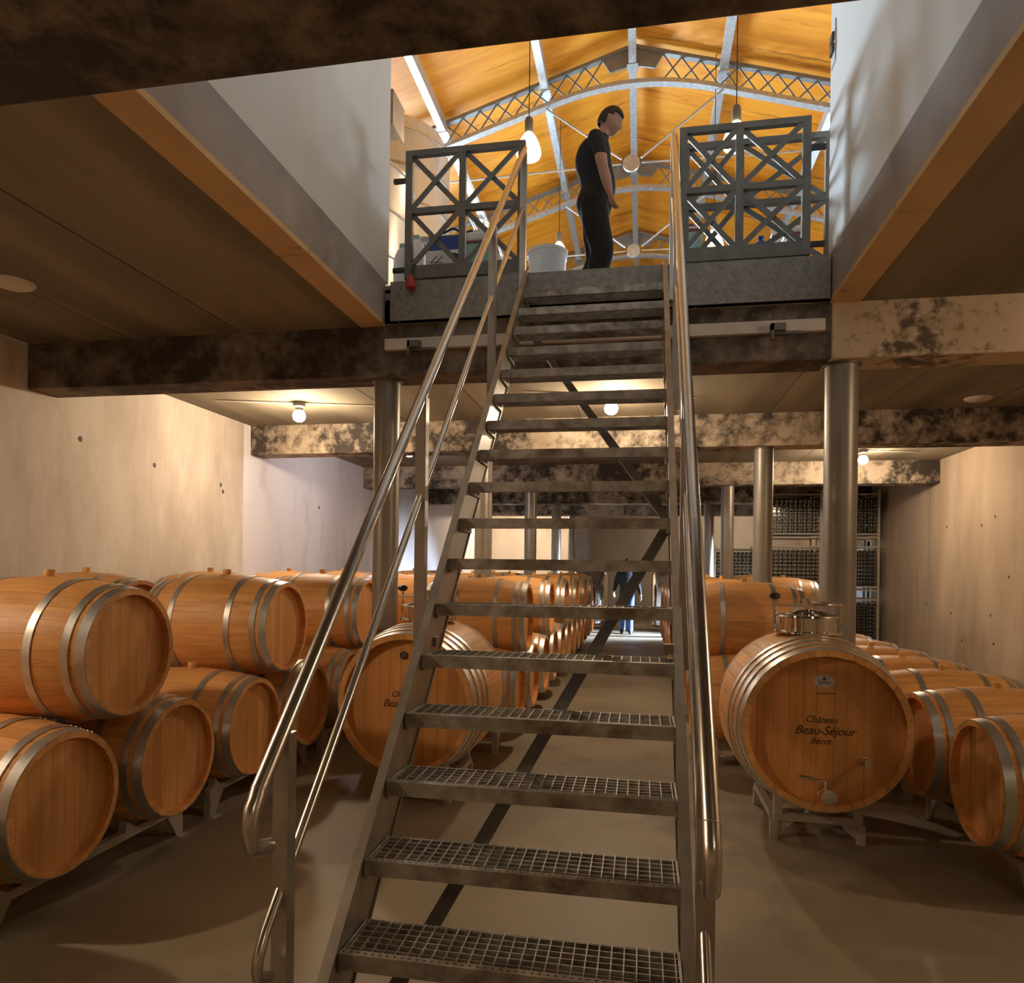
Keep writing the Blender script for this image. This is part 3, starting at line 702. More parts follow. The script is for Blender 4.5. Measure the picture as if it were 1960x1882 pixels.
# steel rack under each pair of lower barrels
def rack_mesh_parts():
    out = []
    for xx in (0.28, -0.28):
        b = MB(); b.box(xx - 0.02, xx + 0.02, -0.62, 0.62, 0.135, 0.175); out.append(('rail', b.mesh('rail', ['rack_steel'])))
    for yy in (-0.58, 0.58):
        b = MB(); b.box(-0.28, 0.28, yy - 0.018, yy + 0.018, 0.10, 0.135); out.append(('cross_member', b.mesh('cross_member', ['rack_steel'])))
    for xx in (0.30, -0.30):
        for s in (-1, 1):
            b = MB(); y0 = s * 0.62; w0, w1 = 0.13, 0.045
            vs = []
            for dx in (-0.004, 0.004):
                vs += [(xx + dx, y0, 0.135), (xx + dx, y0 - s * w0, 0.135), (xx + dx, y0 - s * w1, 0.006), (xx + dx, y0, 0.006)]
            b.add(vs, [(0, 1, 2, 3), (7, 6, 5, 4), (0, 4, 5, 1), (1, 5, 6, 2), (2, 6, 7, 3), (3, 7, 4, 0)])
            b.box(min(xx, xx - 0.04 * (1 if xx > 0 else -1)), max(xx, xx - 0.04 * (1 if xx > 0 else -1)), y0 - 0.004, y0 + 0.004, 0.006, 0.135)
            b.box(xx - 0.035, xx + 0.035, y0 - s * 0.06 - 0.0, y0 - s * 0.06 + s * 0.075, 0.0, 0.006)
            out.append(('leg', b.mesh('leg', ['rack_steel'])))
    for s in (-1, 1):
        for xx in (0.28, -0.28):
            for d in (-1, 1):
                b = MB(); yc = s * 0.378; b.add([(xx - .02, yc + d * 0.13, 0.175), (xx + .02, yc + d * 0.13, 0.175), (xx + .02, yc + d * 0.21, 0.175), (xx - .02, yc + d * 0.21, 0.175), (xx - .02, yc + d * 0.20, 0.228), (xx + .02, yc + d * 0.20, 0.228)],
                                                [(3, 2, 1, 0), (0, 1, 5, 4), (2, 3, 4, 5), (1, 2, 5), (3, 0, 4)])
                out.append(('chock', b.mesh('chock', ['rack_steel'])))
    return out
RACK = rack_mesh_parts()
def rack(x, y, label):
    t = thing('barrel_rack', label, 'rack', (x, y, 0), 0, 'low steel racks under the barrels')
    for nm, me in RACK: inst(nm, me, t)
    return t
ME_WEDGE = None
b = MB(); b.add([(-0.03, -0.05, 0), (0.03, -0.05, 0), (0.03, 0.05, 0), (-0.03, 0.05, 0), (-0.03, -0.05, 0.07), (0.03, -0.05, 0.07), (0.03, 0.05, 0.02), (-0.03, 0.05, 0.02)],
                [(3, 2, 1, 0), (4, 5, 6, 7), (0, 1, 5, 4), (1, 2, 6, 5), (2, 3, 7, 6), (3, 0, 4, 7)]); ME_WEDGE = b.mesh('barrel_wedge', ['gate_paint'])

# near left block
NLX = -2.85
yl = [2.615, 3.37, 4.12, 4.875, 5.63, 6.385]
lab_l = ['lower oak barrel at the left edge of the view, nearest the camera', 'lower oak barrel under the nearest upper barrel, with the lit hoop', 'lower oak barrel half hidden behind the left handrail end',
         'lower oak barrel between the left handrail and the left big cask', 'lower oak barrel mostly hidden behind the left big cask', 'lower oak barrel behind the first left column']
for i, y in enumerate(yl): barrel(NLX, y, ZL, 1, 'D' if i < 5 else 'S', lab_l[i], 'oak barrels of the near left stack')
lab_u = ['large-looking upper oak barrel nearest the camera on the left', 'upper oak barrel left of the handrail, second from the camera', 'upper oak barrel cut by the left column, third from the camera']
for i in range(3): barrel(NLX, (yl[2 * i] + yl[2 * i + 1]) / 2, ZU, 1, 'D', lab_u[i], 'oak barrels of the near left stack')
for i in range(3):
    rack(NLX, (yl[2 * i] + yl[2 * i + 1]) / 2, '%s steel barrel rack from the camera in the near left block' % ORD[i])
    yu = (yl[2 * i] + yl[2 * i + 1]) / 2
    for xx in (0.22, -0.22):
        o = inst('barrel_wedge', ME_WEDGE, None, (NLX + xx, yu - 0.19, ZL + 0.272), (0.75, 0, 0)); tag(o, 'small dark wedge under the %s upper barrel on the left, %s end' % (ORD[i], 'aisle' if xx > 0 else 'wall'), 'wedge', 'wedges under the upper left barrels')
for j, y in enumerate((1.86, 1.105)): barrel(NLX, y, ZL, 1, 'S', 'lower oak barrel beyond the left edge of the view, %s toward the camera' % ORD[j], 'oak barrels of the near left stack')
barrel(NLX, 1.4825, ZU, 1, 'S', 'upper oak barrel beyond the left edge of the view', 'oak barrels of the near left stack'); rack(NLX, 1.4825, 'steel barrel rack beyond the left edge of the view')
# wall column behind it, running the whole left side
WX = -3.98
for j in range(16):
    barrel(WX, 2.615 + 0.755 * j, ZL, 1, 'T', 'lower oak barrel along the left wall, %s from the camera' % ORD[j], 'oak barrels along the left wall')
for i in range(8):
    barrel(WX, 2.615 + 0.3775 + 1.51 * i + 0.0, ZU, 1, 'S', 'upper oak barrel along the left wall, %s from the camera' % ORD[i], 'oak barrels along the left wall')
    rack(WX, 2.615 + 0.3775 + 1.51 * i, '%s steel barrel rack from the camera along the left wall' % ORD[i])
# far left block, aisle column and the column behind it
FLX, F2X = -1.45, -2.71
for j in range(12):
    y = 5.89 + 0.825 * j
    barrel(FLX, y, ZL, 1, 'D' if j < 2 else 'S', 'lower oak barrel facing the aisle on its left, %s past the big cask' % ORD[j], 'oak barrels left of the aisle')
    if j >= 2: barrel(F2X, y, ZL, 1, 'T', 'lower oak barrel in the second left row, %s from the front' % ORD[j - 2], 'oak barrels of the second left row')
for i in range(6):
    y = 6.3025 + 1.65 * i
    barrel(FLX, y, ZU - 0.022, 1, 'D' if i < 2 else 'S', 'upper oak barrel facing the aisle on its left, %s past the big cask' % ORD[i], 'oak barrels left of the aisle')
    rack(FLX, y, '%s steel barrel rack left of the aisle past the big cask' % ORD[i])
    if i >= 1:
        barrel(F2X, y, ZU - 0.022, 1, 'S', 'upper oak barrel in the second left row, %s from the front' % ORD[i - 1], 'oak barrels of the second left row')
        rack(F2X, y, '%s steel barrel rack in the second left row' % ORD[i - 1])
# far right block
FRX, FR2 = 0.868, 2.12
for j in range(12):
    y = 5.89 + 0.825 * j
    barrel(FRX, y, ZL, -1, 'D' if j < 1 else 'S', 'lower oak barrel facing the aisle on its right, %s past the big cask' % ORD[j], 'oak barrels right of the aisle')
    if j >= 6: barrel(FR2, y, ZL, -1, 'T', 'lower oak barrel in the second right row, %s from the front' % ORD[j - 6], 'oak barrels of the second right row')
for i in range(6):
    y = 6.3025 + 1.65 * i
    barrel(FRX, y, ZU - 0.022, -1, 'D' if i < 1 else 'S', 'upper oak barrel facing the aisle on its right, %s past the big cask' % ORD[i], 'oak barrels right of the aisle')
    rack(FRX, y, '%s steel barrel rack right of the aisle past the big cask' % ORD[i])
    if i >= 3:
        barrel(FR2, y, ZU - 0.022, -1, 'S', 'upper oak barrel in the second right row, %s from the front' % ORD[i - 3], 'oak barrels of the second right row')
        rack(FR2, y, '%s steel barrel rack in the second right row' % ORD[i - 3])
# near right single row
NRX = 2.09
for i in range(8):
    y = 3.83 + 0.79 * i
    barrel(NRX, y, ZL, -1, 'D' if i < 3 else 'S', ('oak barrel at the right edge of the view, nearest the camera', 'oak barrel half hidden behind the right big cask', 'oak barrel in the low right row, third from the camera', 'oak barrel in the low right row, fourth from the camera',
           'oak barrel in the low right row, fifth from the camera', 'oak barrel in the low right row, sixth from the camera', 'oak barrel in the low right row, seventh from the camera', 'oak barrel in the low right row, eighth from the camera')[i], 'oak barrels of the low right row')
for i in range(4): rack(NRX, 3.83 + 0.395 + 1.58 * i, '%s steel barrel rack from the camera in the low right row' % ORD[i])

# ------------------------------------------------------------------ the two big casks
VL, VRE, VRB, VN = 1.0, 0.44, 0.505, 40
ME_VST = stave_mesh('stave', VL, VRE, VRB, VN, 0.034)
VH = [(-0.475, 0.045), (-0.40, 0.036), (-0.325, 0.034), (-0.245, 0.036), (0.245, 0.036), (0.325, 0.034), (0.40, 0.036), (0.475, 0.045)]
ME_VH = [hoop_mesh('hoop', x, w_, VL, VRE, VRB) for x, w_ in VH]
VPL = head_planks(VL, VRE, 0.034, 0.05, 11, 'oak_vat_head')
ME_VB = disc_head(VL, VRE, 0.034, 0.05, 'oak_vat_head', 11, -1)
def text_mesh(s, size, shear, m):
    c = bpy.data.curves.new('t', 'FONT'); c.body = s; c.size = size; c.shear = shear; c.align_x = 'CENTER'; c.extrude = 0.0006; c.space_character = 0.95; c.resolution_u = 4
    o = bpy.data.objects.new('t', c); COL.objects.link(o)
    dg = bpy.context.evaluated_depsgraph_get(); me = bpy.data.meshes.new_from_object(o.evaluated_get(dg))
    bpy.data.objects.remove(o); me.materials.clear(); me.materials.append(MATS[m]); return me
def cask(x, y, z, label, taps):
    t = thing('big_cask', label, 'cask', (x, y, z), -PI / 2, 'big oak casks at the head of the aisle rows')   # local +x faces the camera
    for i in range(VN): inst('stave', ME_VST, t, None, (2 * PI * (i + 0.5) / VN, 0, 0))
    for pm in VPL: inst('head_plank', pm, t)
    inst('head', ME_VB, t)
    for h in ME_VH: inst('hoop', h, t, None, (0.15, 0, 0))
    xf = VL / 2 - 0.05
    rot = (PI / 2, 0, PI / 2)
    for s, sz, zz, yy in (('Château', 0.052, 0.035, -0.02), ('Beau-Séjour', 0.068, -0.03, 0.0), ('Bécot', 0.048, -0.082, -0.02)):
        inst('lettering', text_mesh(s, sz, 0.35, 'ink'), t, (xf + 0.001, yy, zz), rot)
    # manway on top
    m = bpy.data.objects.new('manway', None); COL.objects.link(m); m.parent = t; m.location = (0.0, 0, VRB - 0.012)
    b = MB(); b.lathe([(0.185, 0.0), (0.20, 0.0), (0.20, 0.012), (0.165, 0.016), (0.165, 0.095), (0.155, 0.095), (0.155, 0.0)], 40); b.build('collar', 'stainless_polished', m)
    b = MB(); b.lathe([(0.0, 0.148), (0.05, 0.143), (0.11, 0.125), (0.16, 0.108), (0.178, 0.108), (0.18, 0.098), (0.155, 0.096), (0.0, 0.096)], 40); b.build('lid', 'stainless_polished', m)
    b = MB(); b.bar((0, -0.21, 0.165), (0, 0.21, 0.165), 0.035, 0.012); b.bar((0, 0.205, 0.165), (0, 0.205, 0.06), 0.03, 0.012, (1, 0, 0)); b.build('clamp_arm', 'stainless_polished', m)
    b = MB(); b.lathe([(0, 0.145), (0.02, 0.145), (0.02, 0.185), (0.032, 0.187), (0.032, 0.205), (0.012, 0.21), (0, 0.21)], 16); b.build('vent_valve', 'stainless_polished', m)
    b = MB(); b.tube([(0, -0.19, 0.05), (0, -0.19, 0.20)], 0.009, 10); b.build('clamp_screw', 'stainless_polished', m)
    b = MB(); b.lathe([(0, 0.20), (0.02, 0.20), (0.035, 0.215), (0.035, 0.23), (0.02, 0.24), (0, 0.24)], 6, 'Z', (0, -0.19, 0)); b.build('knob', 'black_plastic', m)
    pts = [(0.17 * math.sin(a), 0.17 * math.cos(a) + 0.02, 0.178) for a in [i * PI / 9 for i in range(-5, 6)]]
    b = MB(); b.tube(pts, 0.006, 8); b.build('handle', 'stainless_polished', m)
    for i in range(16):
        a = 2 * PI * i / 16; b = MB(); b.lathe([(0, 0.02), (0.007, 0.02), (0.007, 0.011), (0, 0.011)], 6, 'Z', (0.19 * math.cos(a), 0.19 * math.sin(a), 0)); b.build('bolt', 'stainless_polished', m)
    if taps:
        # oval maker's label
        b = MB(); n = 28; vs = [(0.0008, 0.056 * math.cos(2 * PI * i / n), 0.036 * math.sin(2 * PI * i / n)) for i in range(n)]; b.add(vs, [tuple(range(n))])
        lb = b.build('label', 'label_paper', t, (xf, -0.005, 0.265))
        inst('label_print', text_mesh('Sylvain', 0.026, 0.1, 'ink_grey'), lb, (0.001, 0, -0.016), rot)
        b = MB(); b.add([(0.0015, -0.012, 0.006), (0.0015, 0.012, 0.006), (0.0015, 0.0, 0.026)], [(0, 1, 2)]); b.box(0.001, 0.0018, -0.002, 0.002, 0.0, 0.008); b.build('label_emblem', 'ink_grey', lb)
        b = MB(); b.box(0, 0.001, -0.045, 0.055, 0.195, 0.199); b.build('printed_line', 'ink', t, (xf, 0, 0))
    else:
        b = MB(); b.lathe([(0, 0.004), (0.016, 0.004), (0.022, 0.0)], 20, 'X'); b.build('bung', 'ink_grey', t, (xf, -0.02, 0.30))
        b = MB(); b.lathe([(0.022, 0.0), (0.022, 0.006), (0.026, 0.006), (0.026, 0.0)], 20, 'X'); b.build('bung_ring', 'ink', t, (xf, -0.02, 0.30))
    # drain valve near the bottom
    v = bpy.data.objects.new('drain_valve', None); COL.objects.link(v); v.parent = t; v.location = (xf, 0.0 if taps else 0.02, -0.345)
    b = MB(); b.lathe([(0, 0.0), (0.038, 0.0), (0.038, 0.02), (0.032, 0.024), (0.032, 0.085), (0.042, 0.09), (0.042, 0.115), (0.03, 0.118), (0.0, 0.118)], 28, 'X'); b.build('valve_body', 'stainless_polished', v)
    b = MB(); b.tube([(0.05, 0, 0.03), (0.05, 0, 0.075)], 0.012, 12); b.build('valve_stem', 'stainless_polished', v)
    b = MB(); b.tube([(0.05, 0.01, 0.075), (0.05, -0.075, 0.083)], 0.005, 8); b.tube([(0.05, -0.07, 0.083), (0.05, -0.14, 0.09)], 0.011, 12); b.build('valve_lever', 'stainless_polished', v)
    if taps:
        s = bpy.data.objects.new('sample_tap', None); COL.objects.link(s); s.parent = t; s.location = (xf, 0.205, -0.155)
        b = MB(); b.lathe([(0, 0.0), (0.018, 0.0), (0.018, 0.01), (0.009, 0.012), (0.009, 0.05), (0.016, 0.052), (0.016, 0.07), (0, 0.07)], 16, 'X'); b.build('tap_body', 'stainless_polished', s)
        b = MB(); b.tube([(0.045, 0, 0), (0.045, 0.0, -0.035)], 0.007, 10); b.tube([(0.06, -0.025, 0), (0.06, 0.025, 0.0)], 0.005, 8); b.build('tap_spout', 'stainless_polished', s)
    return t
def cask_stand(x, y, label):
    t = thing('cask_stand', label, 'stand', (x, y, 0), 0, 'low steel stands of the big casks')
    W = 0.235; D = 0.30
    for yy in (-D, D):
        b = MB(); b.box(-W, W, yy - 0.02, yy + 0.02, 0.11, 0.15); b.build('cross_bar', 'rack_steel', t)
        for s in (-1, 1):
            b = MB(); b.box(s * W - 0.02, s * W + 0.02, yy - 0.02, yy + 0.02, 0.0, 0.11); b.build('leg', 'rack_steel', t)
            b = MB(); b.add([(s * (W - 0.02), yy - 0.004, 0.11), (s * (W - 0.12), yy - 0.004, 0.11), (s * (W - 0.02), yy - 0.004, 0.02), (s * (W - 0.02), yy + 0.004, 0.11), (s * (W - 0.12), yy + 0.004, 0.11), (s * (W - 0.02), yy + 0.004, 0.02)],
                            [(0, 1, 2), (5, 4, 3), (0, 3, 4, 1), (1, 4, 5, 2), (2, 5, 3, 0)]); b.build('gusset', 'rack_steel', t)
            # cradle block that carries the staves
            b = MB(); r = brad(yy, VL, VRE, VRB); zc = 0.673
            xa, xb = s * 0.19, s * 0.235
            za, zb = zc - math.sqrt(r * r - xa * xa), zc - math.sqrt(r * r - xb * xb)
            b.add([(xa, yy - .02, 0.15), (xb, yy - .02, 0.15), (xb, yy - .02, zb), (xa, yy - .02, za), (xa, yy + .02, 0.15), (xb, yy + .02, 0.15), (xb, yy + .02, zb), (xa, yy + .02, za)],
                  [(0, 1, 2, 3), (7, 6, 5, 4), (0, 4, 5, 1), (1, 5, 6, 2), (2, 6, 7, 3), (3, 7, 4, 0)]); b.build('cradle', 'rack_steel', t)
    for s in (-1, 1):
        b = MB(); b.box(s * W - 0.02, s * W + 0.02, -D + 0.02, D - 0.02, 0.11, 0.15); b.build('side_rail', 'rack_steel', t)
    return t
cask(1.005, 4.08 + VL / 2, 0.673, 'big oak cask right of the stair with oval label and two chrome taps', True)
cask_stand(1.005, 4.08 + VL / 2, 'low steel stand under the right big cask')
cask(-1.455, 4.24 + VL / 2, 0.673, 'big oak cask left of the stair, partly behind the stringer', False)
cask_stand(-1.455, 4.24 + VL / 2, 'low steel stand under the left big cask')

# ------------------------------------------------------------------ stainless drums deep in the aisle
for (x, y, lab) in ((-1.30, 18.6, 'stainless drum deep on the left of the aisle'), (0.72, 18.4, 'stainless drum deep on the right of the aisle')):
    t = thing('steel_drum', lab, 'drum', (x, y, 0), 0, 'stainless drums at the end of the aisle')
    b = MB(); b.lathe([(0, 0.1), (0.42, 0.1), (0.45, 0.14), (0.45, 1.40), (0.42, 1.45), (0.2, 1.52), (0, 1.54)], 36); b.build('shell', 'stainless_polished', t)
    for k in range(3):
        a = 2 * PI * k / 3; b = MB(); b.tube([(0.36 * math.cos(a), 0.36 * math.sin(a), 0), (0.36 * math.cos(a), 0.36 * math.sin(a), 0.12)], 0.025, 8); b.build('leg', 'post_steel', t)
    b = MB(); b.lathe([(0, 1.60), (0.14, 1.60), (0.15, 1.58), (0.15, 1.50)], 24); b.build('lid', 'stainless_polished', t)

# ------------------------------------------------------------------ wire crates filled with bottles
def crate_mesh(W=1.02, D=0.95, H=0.98):
    parts = {}
    b = MB()
    for (sx, sy) in ((0, 0), (1, 0), (0, 1), (1, 1)):
        b2 = MB(); xx, yy = sx * W, sy * D; b2.box(xx - 0.02 + 0.02 * (1 - 2 * sx), xx + 0.02 + 0.02 * (1 - 2 * sx), yy - 0.02 + 0.02 * (1 - 2 * sy), yy + 0.02 + 0.02 * (1 - 2 * sy), 0.0, H + 0.09); parts.setdefault('post', []).append(b2.mesh('post', ['rack_steel']))
    for z in (0.10, 0.17, H):
        for (y) in (0.02, D - 0.02):
            b2 = MB(); b2.box(0.04, W - 0.04, y - 0.012, y + 0.012, z - 0.014, z + 0.014); parts.setdefault('rail', []).append(b2.mesh('rail', ['rack_steel']))
        for x in (0.02, W - 0.02):
            b2 = MB(); b2.box(x - 0.012, x + 0.012, 0.04, D - 0.04, z - 0.014, z + 0.014); parts.setdefault('rail', []).append(b2.mesh('rail', ['rack_steel']))
    def panel(horizontal):
        b2 = MB(); t = 0.0022
        n = 16 if horizontal else 15
        span = W if horizontal else D
        for i in range(n + 1):
            u = 0.04 + (span - 0.08) * i / n
            if horizontal: b2.box(u - t, u + t, -t, t, 0.17, H)
            else: b2.box(-t, t, u - t, u + t, 0.17, H)
        for i in range(1, 13):
            z = 0.17 + (H - 0.17) * i / 13
            if horizontal: b2.box(0.04, span - 0.04, -t, t, z - t, z + t)
            else: b2.box(-t, t, 0.04, span - 0.04, z - t, z + t)
        return b2.mesh('wire_panel', ['wire'])
    pf, ps = panel(True), panel(False)
    b2 = MB(); b2.box(0.03, W - 0.03, 0.03, D - 0.03, 0.165, 0.18); fl = b2.mesh('base_sheet', ['gate_paint'])
    b2 = MB()
    for i in range(10):
        for j in range(9):
            x = 0.09 + i * 0.093 + (0.0 if j % 2 else 0.01); z = 0.225 + j * 0.081
            for yy, sg in ((0.06, 1), (0.50, 1)):
                b2.lathe([(0, yy), (0.036, yy), (0.037, yy + 0.02), (0.037, yy + 0.22), (0.014, yy + 0.30), (0.014, yy + 0.38), (0, yy + 0.38)], 8, 'Y', (x, 0, z))
    bt = b2.mesh('stacked_bottles', ['bottle_glass'])
    return parts, pf, ps, fl, bt, W, D, H
CP, C_PF, C_PS, C_FL, C_BT, CW, CD, CH = crate_mesh()
def crate(x, y, z, label, blab):
    t = thing('wire_crate', label, 'crate', (x, y, z), 0, 'stacked wire bottle crates')
    for nm, l in CP.items():
        for me in l: inst(nm, me, t)
    for yy in (0.02, CD - 0.02): inst('wire_panel', C_PF, t, (0, yy, 0))
    for xx in (0.02, CW - 0.02): inst('wire_panel', C_PS, t, (xx, 0, 0))
    inst('base_sheet', C_FL, t)
    o = inst('stacked_bottles', C_BT, None, (x, y, z + 0.006)); tag(o, blab, 'bottles', 'dark bottles lying in the wire crates', 'stuff')
TIER = ['bottom', 'middle', 'top']
for c_, (x, y, nm) in enumerate(((2.62, 15.35, 'left'), (3.72, 15.35, 'right'), (1.72, 17.5, 'rear'))):
    for k in range(2 if nm == 'rear' else 3):
        z = k * (CH + 0.092)
        crate(x, y, z, '%s wire crate in the %s stack by the concrete wall' % (TIER[k], nm), 'dark bottles lying in the %s crate of the %s stack' % (TIER[k], nm))

# ------------------------------------------------------------------ upper hall equipment
def tank(x, y, r, z0, z1, label, dome):
    t = thing('steel_tank', label, 'tank', (x, y, ZH), 0, 'tall stainless tanks in the hall')
    H = z1 - ZH; h0 = z0 - ZH
    b = MB(); b.lathe([(0, h0), (r, h0), (r, H), (r * 0.9, H + dome * 0.6), (r * 0.45, H + dome), (0, H + dome * 1.1)], 56); b.build('shell', 'tank_steel', t)
    n = int((H - h0) / 0.55)
    for i in range(n + 1):
        zz = h0 + (H - h0) * i / n; b = MB(); b.lathe([(r, zz - 0.03), (r + 0.018, zz - 0.012), (r + 0.018, zz + 0.012), (r, zz + 0.03)], 56); b.build('band', 'stainless', t)
    for k in range(4):
        a = PI / 4 + k * PI / 2; b = MB(); b.tube([(r * 0.8 * math.cos(a), r * 0.8 * math.sin(a), 0), (r * 0.8 * math.cos(a), r * 0.8 * math.sin(a), h0 + 0.05)], 0.06, 12); b.build('leg', 'stainless', t)
    return t
tank(-4.02, 8.6, 1.05, ZH + 0.45, 6.45, 'tall ribbed stainless tank behind the left gate, nearest', 0.15)
tank(-4.55, 12.2, 1.05, ZH + 0.45, 8.9, 'tall stainless tank with domed top behind the left gate', 0.5)
tank(4.6, 14.5, 1.0, ZH + 0.45, 8.2, 'tall stainless tank behind the right gates', 0.5)
# square duct elbow over the first tank
t = thing('steel_duct', 'square pale steel duct crossing above the nearest tank', 'duct', (-3.6, 8.1, 6.80))
b = MB(); b.box(-1.8, 0.62, -0.17, 0.17, -0.02, 0.33); b.build('duct_body', 'galv_bright', t)
b = MB(); b.box(0.62, 0.66, -0.2, 0.2, -0.05, 0.36); b.build('duct_flange', 'post_steel', t)
b = MB(); b.tube([(0.0, 0, -0.02), (0.0, 0, -0.2)], 0.12, 16); b.build('duct_neck', 'stainless', t)
# catwalk with handrails along the tanks
t = thing('catwalk', 'steel catwalk with white tube rails beside the left tanks', 'catwalk', (-3.02, 9.78, ZH))
zc = 2.55
b = MB(); b.box(-0.40, 0.40, 0, 9.0, zc - 0.03, zc); b.build('walkway_plate', 'tread_plate', t)
for xx in (-0.42, 0.42):
    b = MB(); b.box(xx - 0.02, xx + 0.02, 0, 9.0, zc - 0.09, zc + 0.08); b.build('edge_beam', 'galv_bright', t)
for zz in (0.5, 1.0):
    b = MB(); b.tube([(0.42, 0, zc + zz), (0.42, 9.0, zc + zz)], 0.022, 10); b.build('rail', 'galv_bright', t)
for k in range(7):
    b = MB(); b.tube([(0.42, 0.05 + 1.48 * k, zc), (0.42, 0.05 + 1.48 * k, zc + 1.0)], 0.02, 8); b.build('rail_post', 'galv_bright', t)
for yy in (0.2, 4.5, 8.8):
    b = MB(); b.box(0.33, 0.41, yy - 0.04, yy + 0.04, 0, zc - 0.03); b.build('support_post', 'galv_bright', t)

# white tub, chemical box, jugs, jerrycans on the landing
def gz(px, py, Y): return at(px, py, Y).z - ZH
p = at(1048, 500, 6.6); th_ = gz(1048, 484, 6.6)
t = thing('white_tub', 'large white plastic tub behind the stair head, left of the man', 'tub', (p.x, p.y, ZH))
b = MB(); b.lathe([(0, 0.0), (0.15, 0.0), (0.175, th_ - 0.09), (0.182, th_ - 0.08), (0.185, th_ - 0.01), (0.165, th_ - 0.01), (0.14, 0.02), (0, 0.02)], 36); b.build('tub_body', 'white_plastic', t)
b = MB(); b.lathe([(0.186, th_ - 0.035), (0.192, th_ - 0.03), (0.192, th_), (0.12, th_ + 0.01), (0, th_ + 0.012)], 36); b.build('tub_lid', 'white_plastic', t)
YB = 5.72
pA, pB = at(815, 520, YB), at(888, 520, YB); zc1, zc2 = gz(850, 478, YB), gz(850, 450, YB)
t = thing('chemical_box', 'white carton with blue case and black hazard mark behind the left gate', 'box', ((pA.x + pB.x) / 2, YB + 0.15, ZH)); hw_ = (pB.x - pA.x) / 2
simple_box('carton', 'white_plastic', -hw_, hw_, -0.15, 0.15, 0, zc1, t, 0.008)
simple_box('blue_case', 'blue_plastic', -hw_ + 0.02, hw_ + 0.02, -0.14, 0.16, zc1 + 0.001, zc2, t, 0.01)
b = MB(); b.add([(0.03, -0.1515, zc1 - 0.06), (0.10, -0.1515, zc1 - 0.11), (0.14, -0.1515, zc1 - 0.05), (0.07, -0.1515, zc1 - 0.03)], [(0, 1, 2, 3)]); b.build('hazard_mark', 'black_plastic', t)
for dx in (-0.10, -0.05):
    b = MB(); b.bar((dx - 0.02, -0.1512, zc1 - 0.10), (dx + 0.03, -0.1512, zc1 - 0.05), 0.001, 0.008); b.bar((dx - 0.03, -0.1512, zc1 - 0.10), (dx + 0.03, -0.1512, zc1 - 0.11), 0.001, 0.007); b.build('printed_mark', 'ink_grey', t)
def canister(px0, px1, Y, ptop, pband, label, capm, lower=None):
    a, c = at(px0, ptop, Y), at(px1, ptop, Y); wd_ = c.x - a.x; ht = (a.z + c.z) / 2 - ZH; zb = gz((px0 + px1) / 2, pband, Y); dp = 0.24
    t = thing('jerrycan', label, 'canister', ((a.x + c.x) / 2, Y + dp / 2, ZH), 0, 'plastic canisters on the landing')
    simple_box('liquid_body', lower or 'green_plastic', -wd_ / 2, wd_ / 2, -dp / 2, dp / 2, 0, zb, t, 0.02)
    simple_box('upper_body', 'white_plastic', -wd_ / 2, wd_ / 2, -dp / 2, dp / 2, zb, ht, t, 0.03)
    b = MB(); b.box(-wd_ / 2 - 0.002, wd_ / 2 + 0.002, -dp / 2 - 0.002, dp / 2 + 0.002, zb - 0.010, zb + 0.010); b.build('band', 'maroon_plastic', t)
    b = MB(); b.lathe([(0, ht), (0.045, ht), (0.045, ht + 0.05), (0.035, ht + 0.06), (0, ht + 0.06)], 20); b.build('cap', capm, t)
    b = MB(); b.tube([(-wd_ * 0.36, 0, ht - 0.01), (-wd_ * 0.34, 0, ht + 0.05), (-wd_ * 0.15, 0, ht + 0.05), (-wd_ * 0.13, 0, ht - 0.01)], 0.013, 8); b.build('grip', 'white_plastic', t)
    return t
canister(891, 945, 5.72, 440, 462, 'white and green canister right of the carton behind the left gate', 'white_plastic')
canister(1303, 1345, 6.0, 432, 440, 'white and green canister behind the left half of the right gate', 'maroon_plastic')
canister(1506, 1548, 5.95, 428, 446, 'tall canister with dark red cap behind the right end of the right gate', 'maroon_plastic')
canister(1478, 1506, 6.5, 440, 452, 'plain white canister left of the red-capped one', 'white_plastic', 'white_plastic')
for (px, lab, ptop, Y) in ((797, 'round white jug behind the left gate, beside the cable', 458, 5.95), (772, 'white jug at the far left behind the left gate', 475, 5.55)):
    q = at(px, 500, Y); hh = gz(px, ptop, Y); t = thing('white_jug', lab, 'jug', (q.x, q.y, ZH), 0, 'white jugs behind the left gate')
    b = MB(); b.lathe([(0, 0), (0.075, 0), (0.08, 0.02), (0.08, hh - 0.1), (0.05, hh - 0.03), (0.03, hh - 0.02), (0.03, hh)], 24); b.build('jug_body', 'white_plastic', t)
    b = MB(); b.lathe([(0.034, hh - 0.01), (0.034, hh + 0.025), (0, hh + 0.025)], 16); b.build('jug_cap', 'green_plastic', t)
    b = MB(); b.tube([(0.03, 0, hh - 0.03), (0.085, 0, hh - 0.04), (0.085, 0, hh - 0.13)], 0.011, 8); b.build('jug_handle', 'white_plastic', t)
